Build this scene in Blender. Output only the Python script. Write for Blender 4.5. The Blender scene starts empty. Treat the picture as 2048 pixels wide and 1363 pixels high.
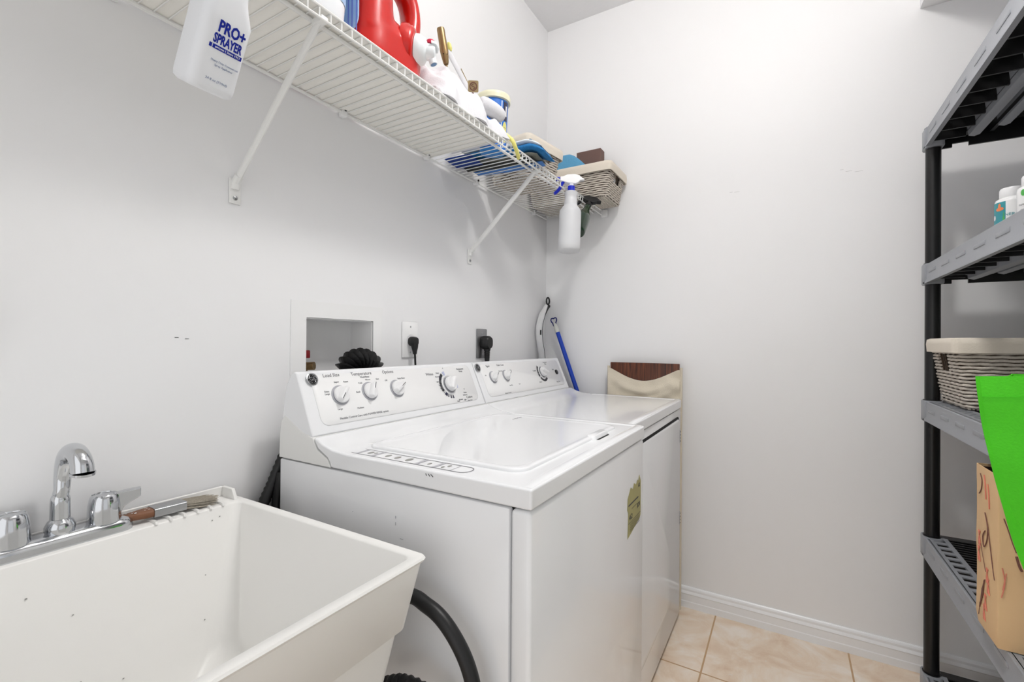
import bpy, bmesh, math, random
from mathutils import Vector, Matrix, noise
random.seed(7)
S = bpy.context.scene
COL = S.collection
# ---------------------------------------------------------------- camera, light, exposure
cam_d = bpy.data.cameras.new('camera'); cam = bpy.data.objects.new('camera', cam_d); COL.objects.link(cam)
cam_d.sensor_width = 36; cam_d.lens = 927.36*36/2048; cam_d.clip_start = .02
yw, pt, rl = math.radians(30.6486), math.radians(.2374), math.radians(-.4422)
CF = Vector((-math.sin(yw)*math.cos(pt), math.cos(yw)*math.cos(pt), math.sin(pt)))
CR = Vector((math.cos(yw), math.sin(yw), 0)); CU = CR.cross(CF)
R2 = CR*math.cos(rl) - CU*math.sin(rl); U2 = CU*math.cos(rl) + CR*math.sin(rl)
M = Matrix((R2, U2, -CF)).transposed().to_4x4(); M.translation = Vector((1.0728, -2.1522, 1.1476))
cam.matrix_world = M
S.camera = cam
S.view_settings.view_transform = 'Standard'; S.view_settings.look = 'None'
S.view_settings.gamma = 1; S.view_settings.exposure = 0.10; S.view_settings.use_curve_mapping = False
w = bpy.data.worlds.new('world'); S.world = w; w.use_nodes = True
w.node_tree.nodes['Background'].inputs[0].default_value = (.95, .97, 1, 1)
w.node_tree.nodes['Background'].inputs[1].default_value = .42
def area(name, loc, size, power, aim, col=(1, 1, 1), sizey=None):
    l = bpy.data.lights.new(name, 'AREA'); l.energy = power; l.color = col
    l.size = size
    if sizey: l.shape = 'RECTANGLE'; l.size_y = sizey
    o = bpy.data.objects.new(name, l); COL.objects.link(o); o.location = loc
    o.rotation_euler = (Vector(aim) - Vector(loc)).to_track_quat('-Z', 'Y').to_euler(); return o
LAMP = (1.02, -1.22, 2.70)
LAMP_POWER = 78      # the globe lamp itself gives most of the light
area('ceiling_lamp_downlight', (LAMP[0], LAMP[1], 2.56), .2, 4, (LAMP[0], LAMP[1], 0), (1, .995, .985)).data.spread = math.radians(120)
area('near_fill_light', (.95, -3.06, 1.1), 1.4, 6.5, (.95, 0, 1.0), (1, .99, .98), 2.0)  # unseen fill light added behind the camera for frontal brightness
area('side_fill_light', (2.12, -2.2, 1.05), 1.0, 2, (0, -2.0, .9), (1, .99, .98), 1.9)  # unseen fill added at the right to brighten faces turned that way

# ---------------------------------------------------------------- materials
def lin(c):
    return tuple(((x/255)/12.92 if x/255 <= .04045 else ((x/255+.055)/1.055)**2.4) for x in c)
def mat(name, rgb, rough=.5, metal=0, bump=0, scale=40, spec=.5, trans=0, coat=0, var=0, ior=1.45, sss=0, emit=0, detail=4):
    m = bpy.data.materials.new(name); m.use_nodes = True
    N = m.node_tree.nodes; L = m.node_tree.links; b = N['Principled BSDF']
    c = lin(rgb)
    b.inputs['Base Color'].default_value = (*c, 1); b.inputs['Roughness'].default_value = rough
    b.inputs['Metallic'].default_value = metal; b.inputs['Specular IOR Level'].default_value = spec
    b.inputs['Transmission Weight'].default_value = trans; b.inputs['IOR'].default_value = ior
    b.inputs['Coat Weight'].default_value = coat
    if sss:
        b.inputs['Subsurface Weight'].default_value = sss; b.inputs['Subsurface Radius'].default_value = (.02, .02, .02)
    if emit:
        b.inputs['Emission Color'].default_value = (*c, 1); b.inputs['Emission Strength'].default_value = emit
    tc = N.new('ShaderNodeTexCoord'); nz = N.new('ShaderNodeTexNoise')
    nz.inputs['Scale'].default_value = scale; nz.inputs['Detail'].default_value = detail
    L.new(tc.outputs['Object'], nz.inputs['Vector'])
    if bump:
        bp = N.new('ShaderNodeBump'); bp.inputs['Strength'].default_value = bump; bp.inputs['Distance'].default_value = .002
        L.new(nz.outputs['Fac'], bp.inputs['Height']); L.new(bp.outputs['Normal'], b.inputs['Normal'])
    if var:
        mx = N.new('ShaderNodeMix'); mx.data_type = 'RGBA'
        mx.inputs[6].default_value = (*[x*(1-var) for x in c], 1); mx.inputs[7].default_value = (*[min(1, x*(1+var*.6)) for x in c], 1)
        L.new(nz.outputs['Fac'], mx.inputs[0]); L.new(mx.outputs[2], b.inputs['Base Color'])
    return m
MT = {}
def defm(k, *a, **kw): MT[k] = mat(k, *a, **kw)
defm('wall_paint', (239, 239, 240), .55, bump=.12, scale=60)
defm('back_wall_paint', (243, 243, 244), .5, bump=.1, scale=60)
defm('ceiling_paint', (241, 241, 242), .85, bump=.8, scale=55)
defm('trim_white', (243, 244, 246), .3)
defm('enamel', (240, 241, 243), .17, coat=.35)
defm('enamel_grey', (236, 236, 234), .25)
defm('plastic_white', (242, 242, 242), .25)
defm('knob_white', (235, 235, 236), .3)
defm('sink_plastic', (238, 237, 234), .35, bump=.03, scale=300)
defm('sink_inside', (226, 227, 222), .45, var=.05, scale=7)
defm('chrome', (205, 207, 210), .09, 1)
defm('steel', (175, 176, 178), .28, 1)
defm('brushed_plate', (150, 150, 152), .35, .9)
defm('dark_metal', (60, 60, 62), .4, .8)
defm('brass', (150, 125, 88), .38, .75, var=.15)
defm('wire_white', (238, 238, 236), .35)
defm('liner', (250, 248, 242), .6)
defm('black_rubber', (22, 22, 23), .42)
defm('black_gloss', (14, 14, 15), .25)
defm('rack_black', (17, 17, 18), .34, bump=.1, scale=400)
defm('rack_sheen_grey', (146, 149, 155), .36, bump=.1, scale=400)  # black plastic with its sheen and dust painted in as grey
defm('ink', (45, 45, 52), .5)
defm('ink_grey', (120, 120, 124), .5)
defm('ink_light', (178, 178, 184), .5)
defm('ink_blue', (190, 195, 222), .5)
defm('navy', (38, 38, 66), .4)
defm('print_blue', (20, 36, 150), .35)
defm('print_pale', (150, 160, 185), .5)
defm('hdpe', (236, 238, 242), .38, sss=.25)
defm('clear_plastic', (248, 249, 252), .35, trans=.35, sss=.1)
defm('liquid', (218, 216, 205), .4)
defm('trigger_white', (244, 244, 245), .3)
defm('trigger_blue', (22, 42, 190), .3)
defm('green_glass', (10, 50, 24), .1, trans=.25, coat=.5)
defm('red_plastic', (196, 26, 18), .24, coat=.3)
defm('pink_plastic', (190, 40, 70), .3)
defm('cap_white', (235, 240, 242), .3)
defm('spout_blue', (95, 135, 180), .4)
defm('label_blue', (60, 135, 215), .35)
defm('label_light', (176, 206, 240), .35)
defm('label_lilac', (120, 135, 215), .35)
defm('pail_blue', (40, 130, 205), .35)
defm('pail_blue_deep', (38, 112, 205), .35)
defm('pail_lid', (232, 230, 200), .35)
defm('yellow', (226, 220, 128), .45)
defm('cloth_white', (220, 220, 224), .9, bump=.5, scale=220)
defm('cloth_terry_blue', (38, 118, 178), .95, bump=1, scale=320, var=.35)
defm('cloth_light_blue', (98, 165, 205), .95, bump=1, scale=320, var=.25)
defm('cloth_navy', (28, 60, 140), .95, bump=1, scale=300, var=.3)
defm('cloth_royal', (90, 140, 210), .95, bump=1, scale=300, var=.2)
defm('cloth_grey', (120, 122, 112), .95, bump=.8, scale=250, var=.2)
defm('cloth_print', (222, 228, 232), .9, bump=.5, scale=200)
defm('cloth_charcoal', (52, 54, 52), .95, bump=.8, scale=250, var=.3)
defm('canvas', (222, 212, 193), .85, bump=.6, scale=260, var=.06)
defm('liner_cloth', (226, 217, 203), .85, bump=.4, scale=200)
defm('wicker', (212, 203, 192), .75, bump=.6, scale=160, var=.25)
defm('wicker_stake_shade', (86, 72, 60), .9)  # dark uprights and painted shade between the woven rows
defm('card_brown', (110, 85, 78), .7)
defm('paper_white', (238, 238, 238), .6)
defm('broom_blue', (18, 62, 175), .28)
defm('blue_dark', (20, 30, 110), .35)
defm('frost', (216, 218, 212), .4)
defm('bristle', (168, 160, 146), .8, var=.5, scale=300)
defm('brush_wood', (126, 84, 58), .5, var=.25, scale=60)
defm('sticker_yellow', (176, 170, 116), .6, var=.06)
defm('tote_green', (72, 205, 12), .6, bump=.3, scale=300, var=.08)
defm('paper_bag', (226, 190, 145), .8, var=.05, scale=12)
defm('paper_pink', (232, 190, 170), .8)
defm('sketch_brown', (120, 80, 70), .8)
defm('sketch_red', (218, 132, 112), .8)
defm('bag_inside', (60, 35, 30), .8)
defm('teal', (60, 150, 160), .4)
defm('orange', (240, 140, 90), .4)
defm('leaf', (90, 180, 90), .4)
defm('lamp_glass', (255, 252, 248), .4, emit=LAMP_POWER)
defm('valve_red', (130, 30, 35), .4)
defm('gap_dark', (20, 20, 20), .9)
defm('scuff', (70, 70, 70), .8)
defm('scuff_pale', (205, 205, 205), .7)
defm('grime', (150, 150, 146), .7)
defm('tan', (170, 150, 110), .7)
defm('maroon', (110, 50, 60), .6)

def wood_mat():
    m = mat('walnut', (80, 42, 26), .35); N = m.node_tree.nodes; L = m.node_tree.links; b = N['Principled BSDF']
    tc = N.new('ShaderNodeTexCoord'); mp = N.new('ShaderNodeMapping'); mp.inputs['Scale'].default_value = (60, 60, 3)
    nz = N.new('ShaderNodeTexNoise'); nz.inputs['Scale'].default_value = 2; nz.inputs['Detail'].default_value = 6; nz.inputs['Distortion'].default_value = .6
    cr = N.new('ShaderNodeValToRGB'); cr.color_ramp.elements[0].color = (*lin((44, 22, 14)), 1); cr.color_ramp.elements[1].color = (*lin((120, 66, 42)), 1)
    cr.color_ramp.elements[0].position = .3; cr.color_ramp.elements[1].position = .72
    L.new(tc.outputs['Object'], mp.inputs[0]); L.new(mp.outputs[0], nz.inputs[0]); L.new(nz.outputs[0], cr.inputs[0]); L.new(cr.outputs[0], b.inputs['Base Color'])
    return m
MT['walnut'] = wood_mat()
def floor_mat():
    m = mat('travertine_tile', (216, 192, 166), .4); N = m.node_tree.nodes; L = m.node_tree.links; b = N['Principled BSDF']
    tc = N.new('ShaderNodeTexCoord')
    nz = N.new('ShaderNodeTexNoise'); nz.inputs['Scale'].default_value = 7; nz.inputs['Detail'].default_value = 9; nz.inputs['Roughness'].default_value = .62; nz.inputs['Distortion'].default_value = .9
    cr = N.new('ShaderNodeValToRGB'); e = cr.color_ramp.elements
    e[0].position = .3; e[0].color = (*lin((224, 196, 168)), 1); e[1].position = .7; e[1].color = (*lin((250, 241, 230)), 1)
    k = e.new(.5); k.color = (*lin((240, 221, 199)), 1)
    mu = N.new('ShaderNodeTexNoise'); mu.inputs['Scale'].default_value = 26; mu.inputs['Detail'].default_value = 3; mu.inputs['Distortion'].default_value = 2.5
    r2 = N.new('ShaderNodeValToRGB'); r2.color_ramp.elements[0].position = .66; r2.color_ramp.elements[1].position = .72
    r2.color_ramp.elements[0].color = (0, 0, 0, 1); r2.color_ramp.elements[1].color = (.5, .5, .5, 1)
    mx = N.new('ShaderNodeMix'); mx.data_type = 'RGBA'; mx.inputs[7].default_value = (*lin((240, 232, 222)), 1)
    L.new(tc.outputs['Object'], nz.inputs[0]); L.new(nz.outputs[0], cr.inputs[0]); L.new(tc.outputs['Object'], mu.inputs[0]); L.new(mu.outputs[0], r2.inputs[0])
    L.new(r2.outputs[0], mx.inputs[0]); L.new(cr.outputs[0], mx.inputs[6])
    sp = N.new('ShaderNodeSeparateXYZ'); L.new(tc.outputs['Object'], sp.inputs[0])
    def g(out, off, p, wd):
        a = N.new('ShaderNodeMath'); a.operation = 'SUBTRACT'; a.inputs[1].default_value = off; L.new(out, a.inputs[0])
        f = N.new('ShaderNodeMath'); f.operation = 'PINGPONG'; f.inputs[1].default_value = p/2; L.new(a.outputs[0], f.inputs[0])
        c = N.new('ShaderNodeMath'); c.operation = 'LESS_THAN'; c.inputs[1].default_value = wd; L.new(f.outputs[0], c.inputs[0]); return c.outputs[0]
    gx = g(sp.outputs[0], .819, .457, .003); gy = g(sp.outputs[1], -.412, .457, .003)
    mm = N.new('ShaderNodeMath'); mm.operation = 'MAXIMUM'; L.new(gx, mm.inputs[0]); L.new(gy, mm.inputs[1])
    m3 = N.new('ShaderNodeMix'); m3.data_type = 'RGBA'; m3.inputs[7].default_value = (*lin((196, 160, 120)), 1)
    L.new(mm.outputs[0], m3.inputs[0]); L.new(mx.outputs[2], m3.inputs[6]); L.new(m3.outputs[2], b.inputs['Base Color'])
    return m
MT['tile'] = floor_mat()

# ---------------------------------------------------------------- helpers
def thing(name, label=None, cat=None, loc=(0, 0, 0), rot=(0, 0, 0), group=None, mtx=None):
    o = bpy.data.objects.new(name, None); COL.objects.link(o); o.empty_display_size = .05
    if mtx is not None: o.matrix_world = mtx
    else: o.location = loc; o.rotation_euler = rot
    tag(o, label, cat, group); return o
def tag(o, label=None, cat=None, group=None, kind=None):
    for k, v in (('label', label), ('category', cat), ('group', group), ('kind', kind)):
        if v: o[k] = v
    return o
def frame_of(d):
    d = Vector(d).normalized(); a = Vector((0, 0, 1)) if abs(d.z) < .9 else Vector((1, 0, 0))
    u = d.cross(a).normalized(); return u, u.cross(d).normalized()*-1, d
def rr(w, d, r, n=5, cx=0, cy=0):
    """rounded rectangle, counter-clockwise"""
    P = []
    r = min(r, w/2-1e-5, d/2-1e-5)
    for (sx, sy, a0) in ((1, 1, 0), (-1, 1, 90), (-1, -1, 180), (1, -1, 270)):
        for i in range(n+1):
            a = math.radians(a0+90*i/n); P.append((cx+sx*(w/2-r)+r*math.cos(a), cy+sy*(d/2-r)+r*math.sin(a)))
    return P
class B:
    def __init__(s): s.bm = bmesh.new()
    def box(s, x0, x1, y0, y1, z0, z1, bev=0, seg=2):
        t = bmesh.new(); bmesh.ops.create_cube(t, size=1)
        for v in t.verts: v.co = Vector(((x0+x1)/2+v.co.x*(x1-x0), (y0+y1)/2+v.co.y*(y1-y0), (z0+z1)/2+v.co.z*(z1-z0)))
        if bev: bmesh.ops.bevel(t, geom=t.edges[:], offset=bev, segments=seg, affect='EDGES', profile=.5)
        s.merge(t); return s
    def merge(s, t, mtx=None):
        if mtx is not None: bmesh.ops.transform(t, matrix=mtx, verts=t.verts[:])
        me = bpy.data.meshes.new('t'); t.to_mesh(me); t.free(); s.bm.from_mesh(me); bpy.data.meshes.remove(me); return s
    def rings(s, R, cap0=True, cap1=True, closed=False):
        V = [[s.bm.verts.new(p) for p in r] for r in R]; n = len(V[0])
        K = len(V)
        for i in range(K if closed else K-1):
            a, b = V[i], V[(i+1) % K]
            for j in range(n):
                try: s.bm.faces.new((a[j], a[(j+1) % n], b[(j+1) % n], b[j]))
                except ValueError: pass
        if not closed:
            if cap0: s.bm.faces.new(V[0][::-1])
            if cap1: s.bm.faces.new(V[-1])
        return s
    def lathe(s, prof, o=(0, 0, 0), d=(0, 0, 1), n=24, sc=(1, 1), cap0=True, cap1=True):
        u, v, k = frame_of(d); o = Vector(o); R = []
        for r, h in prof:
            r = max(r, 1e-4)
            R.append([o+k*h+u*(r*sc[0]*math.cos(2*math.pi*i/n))+v*(r*sc[1]*math.sin(2*math.pi*i/n)) for i in range(n)])
        return s.rings(R, cap0, cap1)
    def cyl(s, a, b, r, n=16, r2=None):
        a, b = Vector(a), Vector(b); r2 = r if r2 is None else r2
        return s.lathe([(r, 0), (r2, (b-a).length)], a, b-a, n)
    def tube(s, P, r, n=8, closed=False, flat=1, up=None):
        P = [Vector(p) for p in P]; K = len(P); R = []
        pu = None
        for i, p in enumerate(P):
            if closed: t = (P[(i+1) % K]-P[i-1]).normalized()
            else: t = (P[min(i+1, K-1)]-P[max(i-1, 0)]).normalized()
            if pu is None:
                a = Vector(up) if up else (Vector((0, 0, 1)) if abs(t.z) < .9 else Vector((1, 0, 0)))
                u = (a-t*a.dot(t)).normalized()
            else: u = (pu-t*pu.dot(t)).normalized()
            pu = u; v = t.cross(u); rad = r[i] if isinstance(r, (list, tuple)) else r
            R.append([p+u*rad*math.cos(2*math.pi*j/n)+v*rad*flat*math.sin(2*math.pi*j/n) for j in range(n)])
        return s.rings(R, closed=closed)
    def prism(s, poly, f, h0, h1):
        """extrude a 2D polygon; f(u,v,h) -> point"""
        a = [s.bm.verts.new(f(u, v, h0)) for u, v in poly]; b = [s.bm.verts.new(f(u, v, h1)) for u, v in poly]; n = len(poly)
        for j in range(n): s.bm.faces.new((a[j], a[(j+1) % n], b[(j+1) % n], b[j]))
        s.bm.faces.new(a[::-1]); s.bm.faces.new(b); return s
    def text(s, txt, size, mtx, ext=.0002, align='CENTER', xs=1.0, bold=0):
        c = bpy.data.curves.new('txt', 'FONT'); c.body = txt; c.size = size; c.extrude = ext; c.align_x = align; c.align_y = 'CENTER'
        c.resolution_u = 2; c.offset = bold
        o = bpy.data.objects.new('txt', c); me = bpy.data.meshes.new_from_object(o)
        t = bmesh.new(); t.from_mesh(me)
        for v in t.verts: v.co.x *= xs
        bpy.data.objects.remove(o); bpy.data.curves.remove(c); bpy.data.meshes.remove(me)
        return s.merge(t, mtx)
    def grid(s, nu, nv, f):
        V = [[s.bm.verts.new(f(i/nu, j/nv)) for j in range(nv+1)] for i in range(nu+1)]
        for i in range(nu):
            for j in range(nv): s.bm.faces.new((V[i][j], V[i+1][j], V[i+1][j+1], V[i][j+1]))
        return V
    def shell(s, nu, nv, f, th):
        """closed sheet: f(u,v) centre point, th(u,v) half thickness along z-ish normal vector"""
        A = [[s.bm.verts.new(f(i/nu, j/nv)+th(i/nu, j/nv)) for j in range(nv+1)] for i in range(nu+1)]
        C = [[s.bm.verts.new(f(i/nu, j/nv)-th(i/nu, j/nv)) for j in range(nv+1)] for i in range(nu+1)]
        F = s.bm.faces.new
        for i in range(nu):
            for j in range(nv):
                F((A[i][j], A[i+1][j], A[i+1][j+1], A[i][j+1])); F((C[i][j], C[i][j+1], C[i+1][j+1], C[i+1][j]))
        for i in range(nu):
            F((A[i][0], C[i][0], C[i+1][0], A[i+1][0])); F((A[i][nv], A[i+1][nv], C[i+1][nv], C[i][nv]))
        for j in range(nv):
            F((A[0][j], A[0][j+1], C[0][j+1], C[0][j])); F((A[nu][j], C[nu][j], C[nu][j+1], A[nu][j+1]))
        return s
    def build(s, name, m, parent=None, smooth=35, bevel=0, bseg=3, sub=0, label=None, kind=None):
        bmesh.ops.recalc_face_normals(s.bm, faces=s.bm.faces[:])
        me = bpy.data.meshes.new(name); s.bm.to_mesh(me); s.bm.free(); me.materials.append(MT[m])
        o = bpy.data.objects.new(name, me); COL.objects.link(o)
        if parent: o.parent = parent
        if smooth:
            for p in me.polygons: p.use_smooth = True
            if not (bevel or sub): me.set_sharp_from_angle(angle=math.radians(smooth))
        if bevel:
            b = o.modifiers.new('bevel', 'BEVEL'); b.width = bevel; b.segments = bseg; b.limit_method = 'ANGLE'; b.angle_limit = math.radians(30); b.harden_normals = False
            b.use_clamp_overlap = True
            if smooth:
                wn = o.modifiers.new('wn', 'WEIGHTED_NORMAL'); wn.keep_sharp = True
        if sub:
            b = o.modifiers.new('sub', 'SUBSURF'); b.levels = b.render_levels = sub
        tag(o, label, None, None, kind); return o
def V3(*a): return Vector(a)
def basis(ex, ey, o):
    ex = Vector(ex).normalized(); ey = Vector(ey).normalized(); ez = ex.cross(ey)
    m = Matrix((ex, ey, ez)).transposed().to_4x4(); m.translation = Vector(o); return m
def cr_(P, k=5):
    Q = []
    for i in range(len(P)-1):
        p0, p1, p2, p3 = P[max(i-1, 0)], P[i], P[i+1], P[min(i+2, len(P)-1)]
        for q in range(k):
            t = q/k; Q.append(.5*((2*p1)+(p2-p0)*t+(2*p0-5*p1+4*p2-p3)*t*t+(3*p1-p0-3*p2+p3)*t**3))
    return Q+[P[-1]]
def word(name, m, parent, s_, size, mtx, **k):
    e = B(); e.text(s_, size, mtx, .0002, **k); return e.build(name, m, parent)
def struct(b, name, m, **k): return b.build(name, m, kind='structure', **k)

# ---------------------------------------------------------------- room
XR, YN, HC = 1.97, -2.9, 2.759
struct(B().box(-.12, XR+.12, YN-.12, .12, -.1, 0), 'floor', 'tile', smooth=0)
struct(B().box(-.12, XR+.12, YN-.12, .12, HC, HC+.1), 'ceiling', 'ceiling_paint', smooth=0)
b = B(); T = .12
hy0, hy1, hz0, hz1 = -1.392, -1.166, .96, 1.210
b.box(-T, 0, YN, hy0, 0, HC); b.box(-T, 0, hy1, .12, 0, HC); b.box(-T, 0, hy0, hy1, 0, hz0); b.box(-T, 0, hy0, hy1, hz1, HC)
wl = struct(b, 'wall_left', 'wall_paint', smooth=0)
wb = struct(B().box(0, XR, 0, .12, 0, HC), 'wall_back', 'back_wall_paint', smooth=0)
b = B(); b.box(XR, XR+.12, -1.65, .12, 0, HC); b.box(XR, XR+.12, YN, -2.75, 0, HC); b.box(XR, XR+.12, -2.75, -1.65, 2.05, HC)
struct(b, 'wall_right', 'wall_paint', smooth=0)
b = B(); b.box(0, .20, YN-.12, YN, 0, HC); b.box(1.7, XR, YN-.12, YN, 0, HC); b.box(.20, 1.7, YN-.12, YN, 2.1, HC)
struct(b, 'wall_near', 'wall_paint', smooth=0)
# small marks on the walls
b = B(); b.box(.0002, .0008, -1.690, -1.683, 1.1530, 1.1540); b.box(.0002, .0008, -1.671, -1.664, 1.1508, 1.1516)
b.build('scuff_mark', 'scuff', wl, smooth=0)
b = B()
for (x, z, l) in ((.862, 1.79, .012), (.88, 1.788, .02), (1.245, 1.815, .01), (1.29, 1.80, .025), (1.262, 1.806, .02)):
    b.box(x, x+l, -.0009, -.0002, z, z+.0010)
b.build('scuff_mark', 'scuff_pale', wb, smooth=0)
b = B()
for (x, z) in ((1.5865, .85), (1.594, .848), (1.582, .832), (1.593, .830)): b.box(x, x+.005, -.0009, -.0002, z, z+.0015)
b.build('scuff_mark', 'scuff', wb, smooth=0)
def baseboard(name, f, h0, h1):
    prof = [(0, 0), (.0145, 0), (.0145, .026), (.0125, .029), (.0125, .056), (.0145, .060), (.0125, .064), (.009, .070), (.009, .078), (.0065, .084), (.003, .0875), (0, .0875)]
    struct(B().prism(prof, f, h0, h1), name, 'trim_white', smooth=20)
baseboard('baseboard_back', lambda u, v, h: V3(h, -u, v), 0, XR)
baseboard('baseboard_left', lambda u, v, h: V3(u, h, v), YN, -.015)
baseboard('baseboard_right', lambda u, v, h: V3(XR-u, h, v), -1.65, -.015)
struct(B().box(1.4757, XR, -2.2, -.0005, 2.347, HC), 'trim_1', 'back_wall_paint', smooth=0)
# ceiling lamp
cl = thing('ceiling_lamp', 'round white glass globe ceiling lamp above the appliances', 'lamp', (LAMP[0], LAMP[1], HC))
B().lathe([(.07, -.030), (.085, -.02), (.085, 0)], (0, 0, 0), (0, 0, 1), 40).build('lamp_base', 'trim_white', cl)
B().lathe([(.08*math.sin(math.pi*i/16)+.0005, -.105-.08*math.cos(math.pi*i/16)) for i in range(16)]+[(.02, -.0265)], (0, 0, 0), (0, 0, 1), 40).build('lamp_shade', 'lamp_glass', cl)

# ---------------------------------------------------------------- wire shelf
sh = thing('wire_shelf', 'long white ventilated wire shelf on diagonal braces along the left wall', 'shelf')
ZS, XF = 1.784, .306
y0s, y1s = -2.35, -.03
b = B(); n = int((y1s-y0s)/.0254)
ys = [y1s-.006-.0254*i for i in range(n)]
for y in ys: b.cyl((.012, y, ZS), (XF, y, ZS), .00165, 6)
b.build('wire_deck', 'wire_white', sh)
b = B()
for y in ys: b.cyl((XF, y, ZS+.001), (XF, y, ZS-.021), .00175, 6)
b.tube([(XF+.001, y0s, ZS+.001), (XF+.001, y1s, ZS+.001)], .0026, 8); b.tube([(XF+.001, y0s, ZS-.021), (XF+.001, y1s, ZS-.021)], .0026, 8)
b.build('front_lip', 'wire_white', sh)
B().cyl((.013, y0s, ZS-.004), (.013, y1s, ZS-.004), .0042, 8).build('back_rail', 'wire_white', sh)
B().cyl((.265, y0s, ZS-.005), (.265, y1s, ZS-.005), .0045, 8).build('support_rail', 'wire_white', sh)
for y in (-1.289, -.941, -.648, -.16, -1.8):
    c = B().box(.0005, .021, y-.009, y+.009, ZS-.014, ZS+.010, .004).build('wall_clip', 'plastic_white', sh)
    B().cyl((.0205, y, ZS+.004), (.0235, y, ZS+.004), .0045, 10).build('screw', 'dark_metal', c)
c = B().box(XF-.004, XF+.026, -.026, -.001, ZS-.03, ZS+.005, .004).build('wall_clip', 'plastic_white', sh)
for y in (-1.575, -.676):
    b = B()
    a0, a1 = V3(.010, y, 1.505), V3(.292, y, 1.768)
    b.tube([a0, a0.lerp(a1, .05), a0.lerp(a1, .93), a1], [.008, .0095, .0095, .007], 10, flat=.62)
    b.box(.001, .0045, y-.0125, y+.0125, 1.455, 1.512, .0015)
    b.tube([V3(.003, y, 1.488), V3(.006, y, 1.502), a0.lerp(a1, .04)], [.009, .009, .0095], 10, flat=1)
    b.box(.278, .309, y-.008, y+.008, 1.760, 1.771, .002)
    br = b.build('support_brace', 'wire_white', sh)
    B().lathe([(.0052, 0), (.005, .002), (.002, .003)], (.0045, y, 1.468), (1, 0, 0), 12).build('screw', 'steel', br)
b = B().box(.012, XF-.002, y0s, -.921, ZS+.002, ZS+.0045); ln = b.build('shelf_liner', 'liner', smooth=0)
tag(ln, 'cream plastic liner sheet lying over most of the wire shelf', 'shelf liner')

# ---------------------------------------------------------------- utility sink
sk = thing('utility_sink', 'deep white plastic utility sink in the lower left foreground', 'sink')
SX0, SX1, SY0, SY1, SZ = .012, .585, -2.165, -1.583, .810
scx, scy = (SX0+SX1)/2, (SY0+SY1)/2; sw, sd_ = SX1-SX0, SY1-SY0
def ring(x0, x1, y0, y1, r, z, n=6): return [V3(px, py, z) for px, py in rr(x1-x0, y1-y0, r, n, (x0+x1)/2, (y0+y1)/2)]
b = B()
b.rings([ring(SX0+.06, SX1-.065, SY0+.065, SY1-.065, .03, .47), ring(SX0+.035, SX1-.030, SY0+.03, SY1-.03, .022, .690),
         ring(SX0+.034, SX1-.029, SY0+.029, SY1-.029, .022, .698), ring(SX0+.026, SX1-.021, SY0+.021, SY1-.021, .020, .703),
         ring(SX0+.004, SX1-.0045, SY0+.0045, SY1-.0045, .014, SZ-.008), ring(SX0+.003, SX1-.0015, SY0+.0015, SY1-.0015, .013, SZ-.0065),
         ring(SX0, SX1, SY0, SY1, .013, SZ-.003), ring(SX0+.002, SX1-.002, SY0+.002, SY1-.002, .012, SZ),
         ring(.075, SX1-.018, SY0+.018, SY1-.016, .016, SZ), ring(.0775, SX1-.0205, SY0+.0205, SY1-.0185, .016, SZ-.003),
         ring(.115, SX1-.06, SY0+.07, SY1-.055, .05, .56), ring(.14, SX1-.085, SY0+.095, SY1-.08, .05, .525)], cap0=True, cap1=True)
b.build('basin', 'sink_plastic', sk, smooth=50)
b = B()
b.box(SX0, SX0+.005, SY0+.004, SY1-.012, SZ-.001, SZ+.021, .0015)
b.prism([(SX0, SZ-.001), (SX0, SZ+.021), (SX0+.042, SZ+.021), (SX0+.055, SZ-.001)], lambda u, v, h: V3(u, h, v), SY1-.020, SY1-.013)
b.build('backsplash', 'sink_plastic', sk, smooth=30, bevel=.0012)
b = B()
for i in range(6):
    y = -1.632-.0235*i
    b.prism([(.030, SZ-.001), (.030, SZ+.001), (.070, SZ+.005), (.078, SZ+.004), (.080, SZ-.001)], lambda u, v, h: V3(u, h, v), y-.002, y+.002)
b.build('soap_ridges', 'sink_plastic', sk, smooth=30)
for (x, y) in ((.08, SY0+.08), (.50, SY0+.08), (.08, SY1-.08), (.50, SY1-.08)):
    B().box(x-.012, x+.012, y-.012, y+.012, 0, .475, .003).build('leg', 'steel', sk)
B().lathe([(.045, 0), (.045, .003), (.03, .0035), (.028, .001)], (.30, scy, .525), (0, 0, 1), 24).build('drain', 'chrome', sk)
b = B()
random.seed(11)
for k in range(12):
    t = random.random(); z = .56+.23*random.random(); x = .1145-(z-.56)*.151+.0015; y = -2.1+.46*random.random()
    B().box(x-.0004, x+.0004, y, y+.001+.0015*random.random(), z, z+.0008+.0012*random.random()).build('speck', 'grime', sk, smooth=0)

# faucet
fa = thing('faucet', 'chrome two handle faucet on the back ledge of the utility sink', 'faucet', (.045, -1.8725, SZ))
def er(wx, wy, z, n=8): return [V3(px, py, z) for px, py in rr(wx, wy, min(wx, wy)/2, n)]
b = B(); b.rings([er(.046, .196, 0), er(.046, .196, .010), er(.044, .194, .015), er(.036, .184, .020), er(.030, .170, .022)])
b.build('base_plate', 'chrome', fa, smooth=50)
b = B()
b.lathe([(.017, .018), (.0195, .026), (.0195, .032), (.016, .040), (.0115, .044), (.0105, .046)], (0, 0, 0), (0, 0, 1), 24)
b.build('spout_base', 'chrome', fa, smooth=60)
b = B()
pts = cr_([V3(*p) for p in [(0, 0, .044), (0, 0, .074), (.001, .0, .082), (.003, .001, .092), (.002, .002, .110), (.006, .003, .128), (.015, .004, .145), (.029, .005, .155), (.044, .006, .156), (.056, .007, .149), (.063, .008, .138), (.066, .008, .126)]], 4)
rs_ = [.0128, .0124, .0105, .0102, .0110, .0125, .0138, .0142, .0142, .0142, .0145, .0150]
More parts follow.
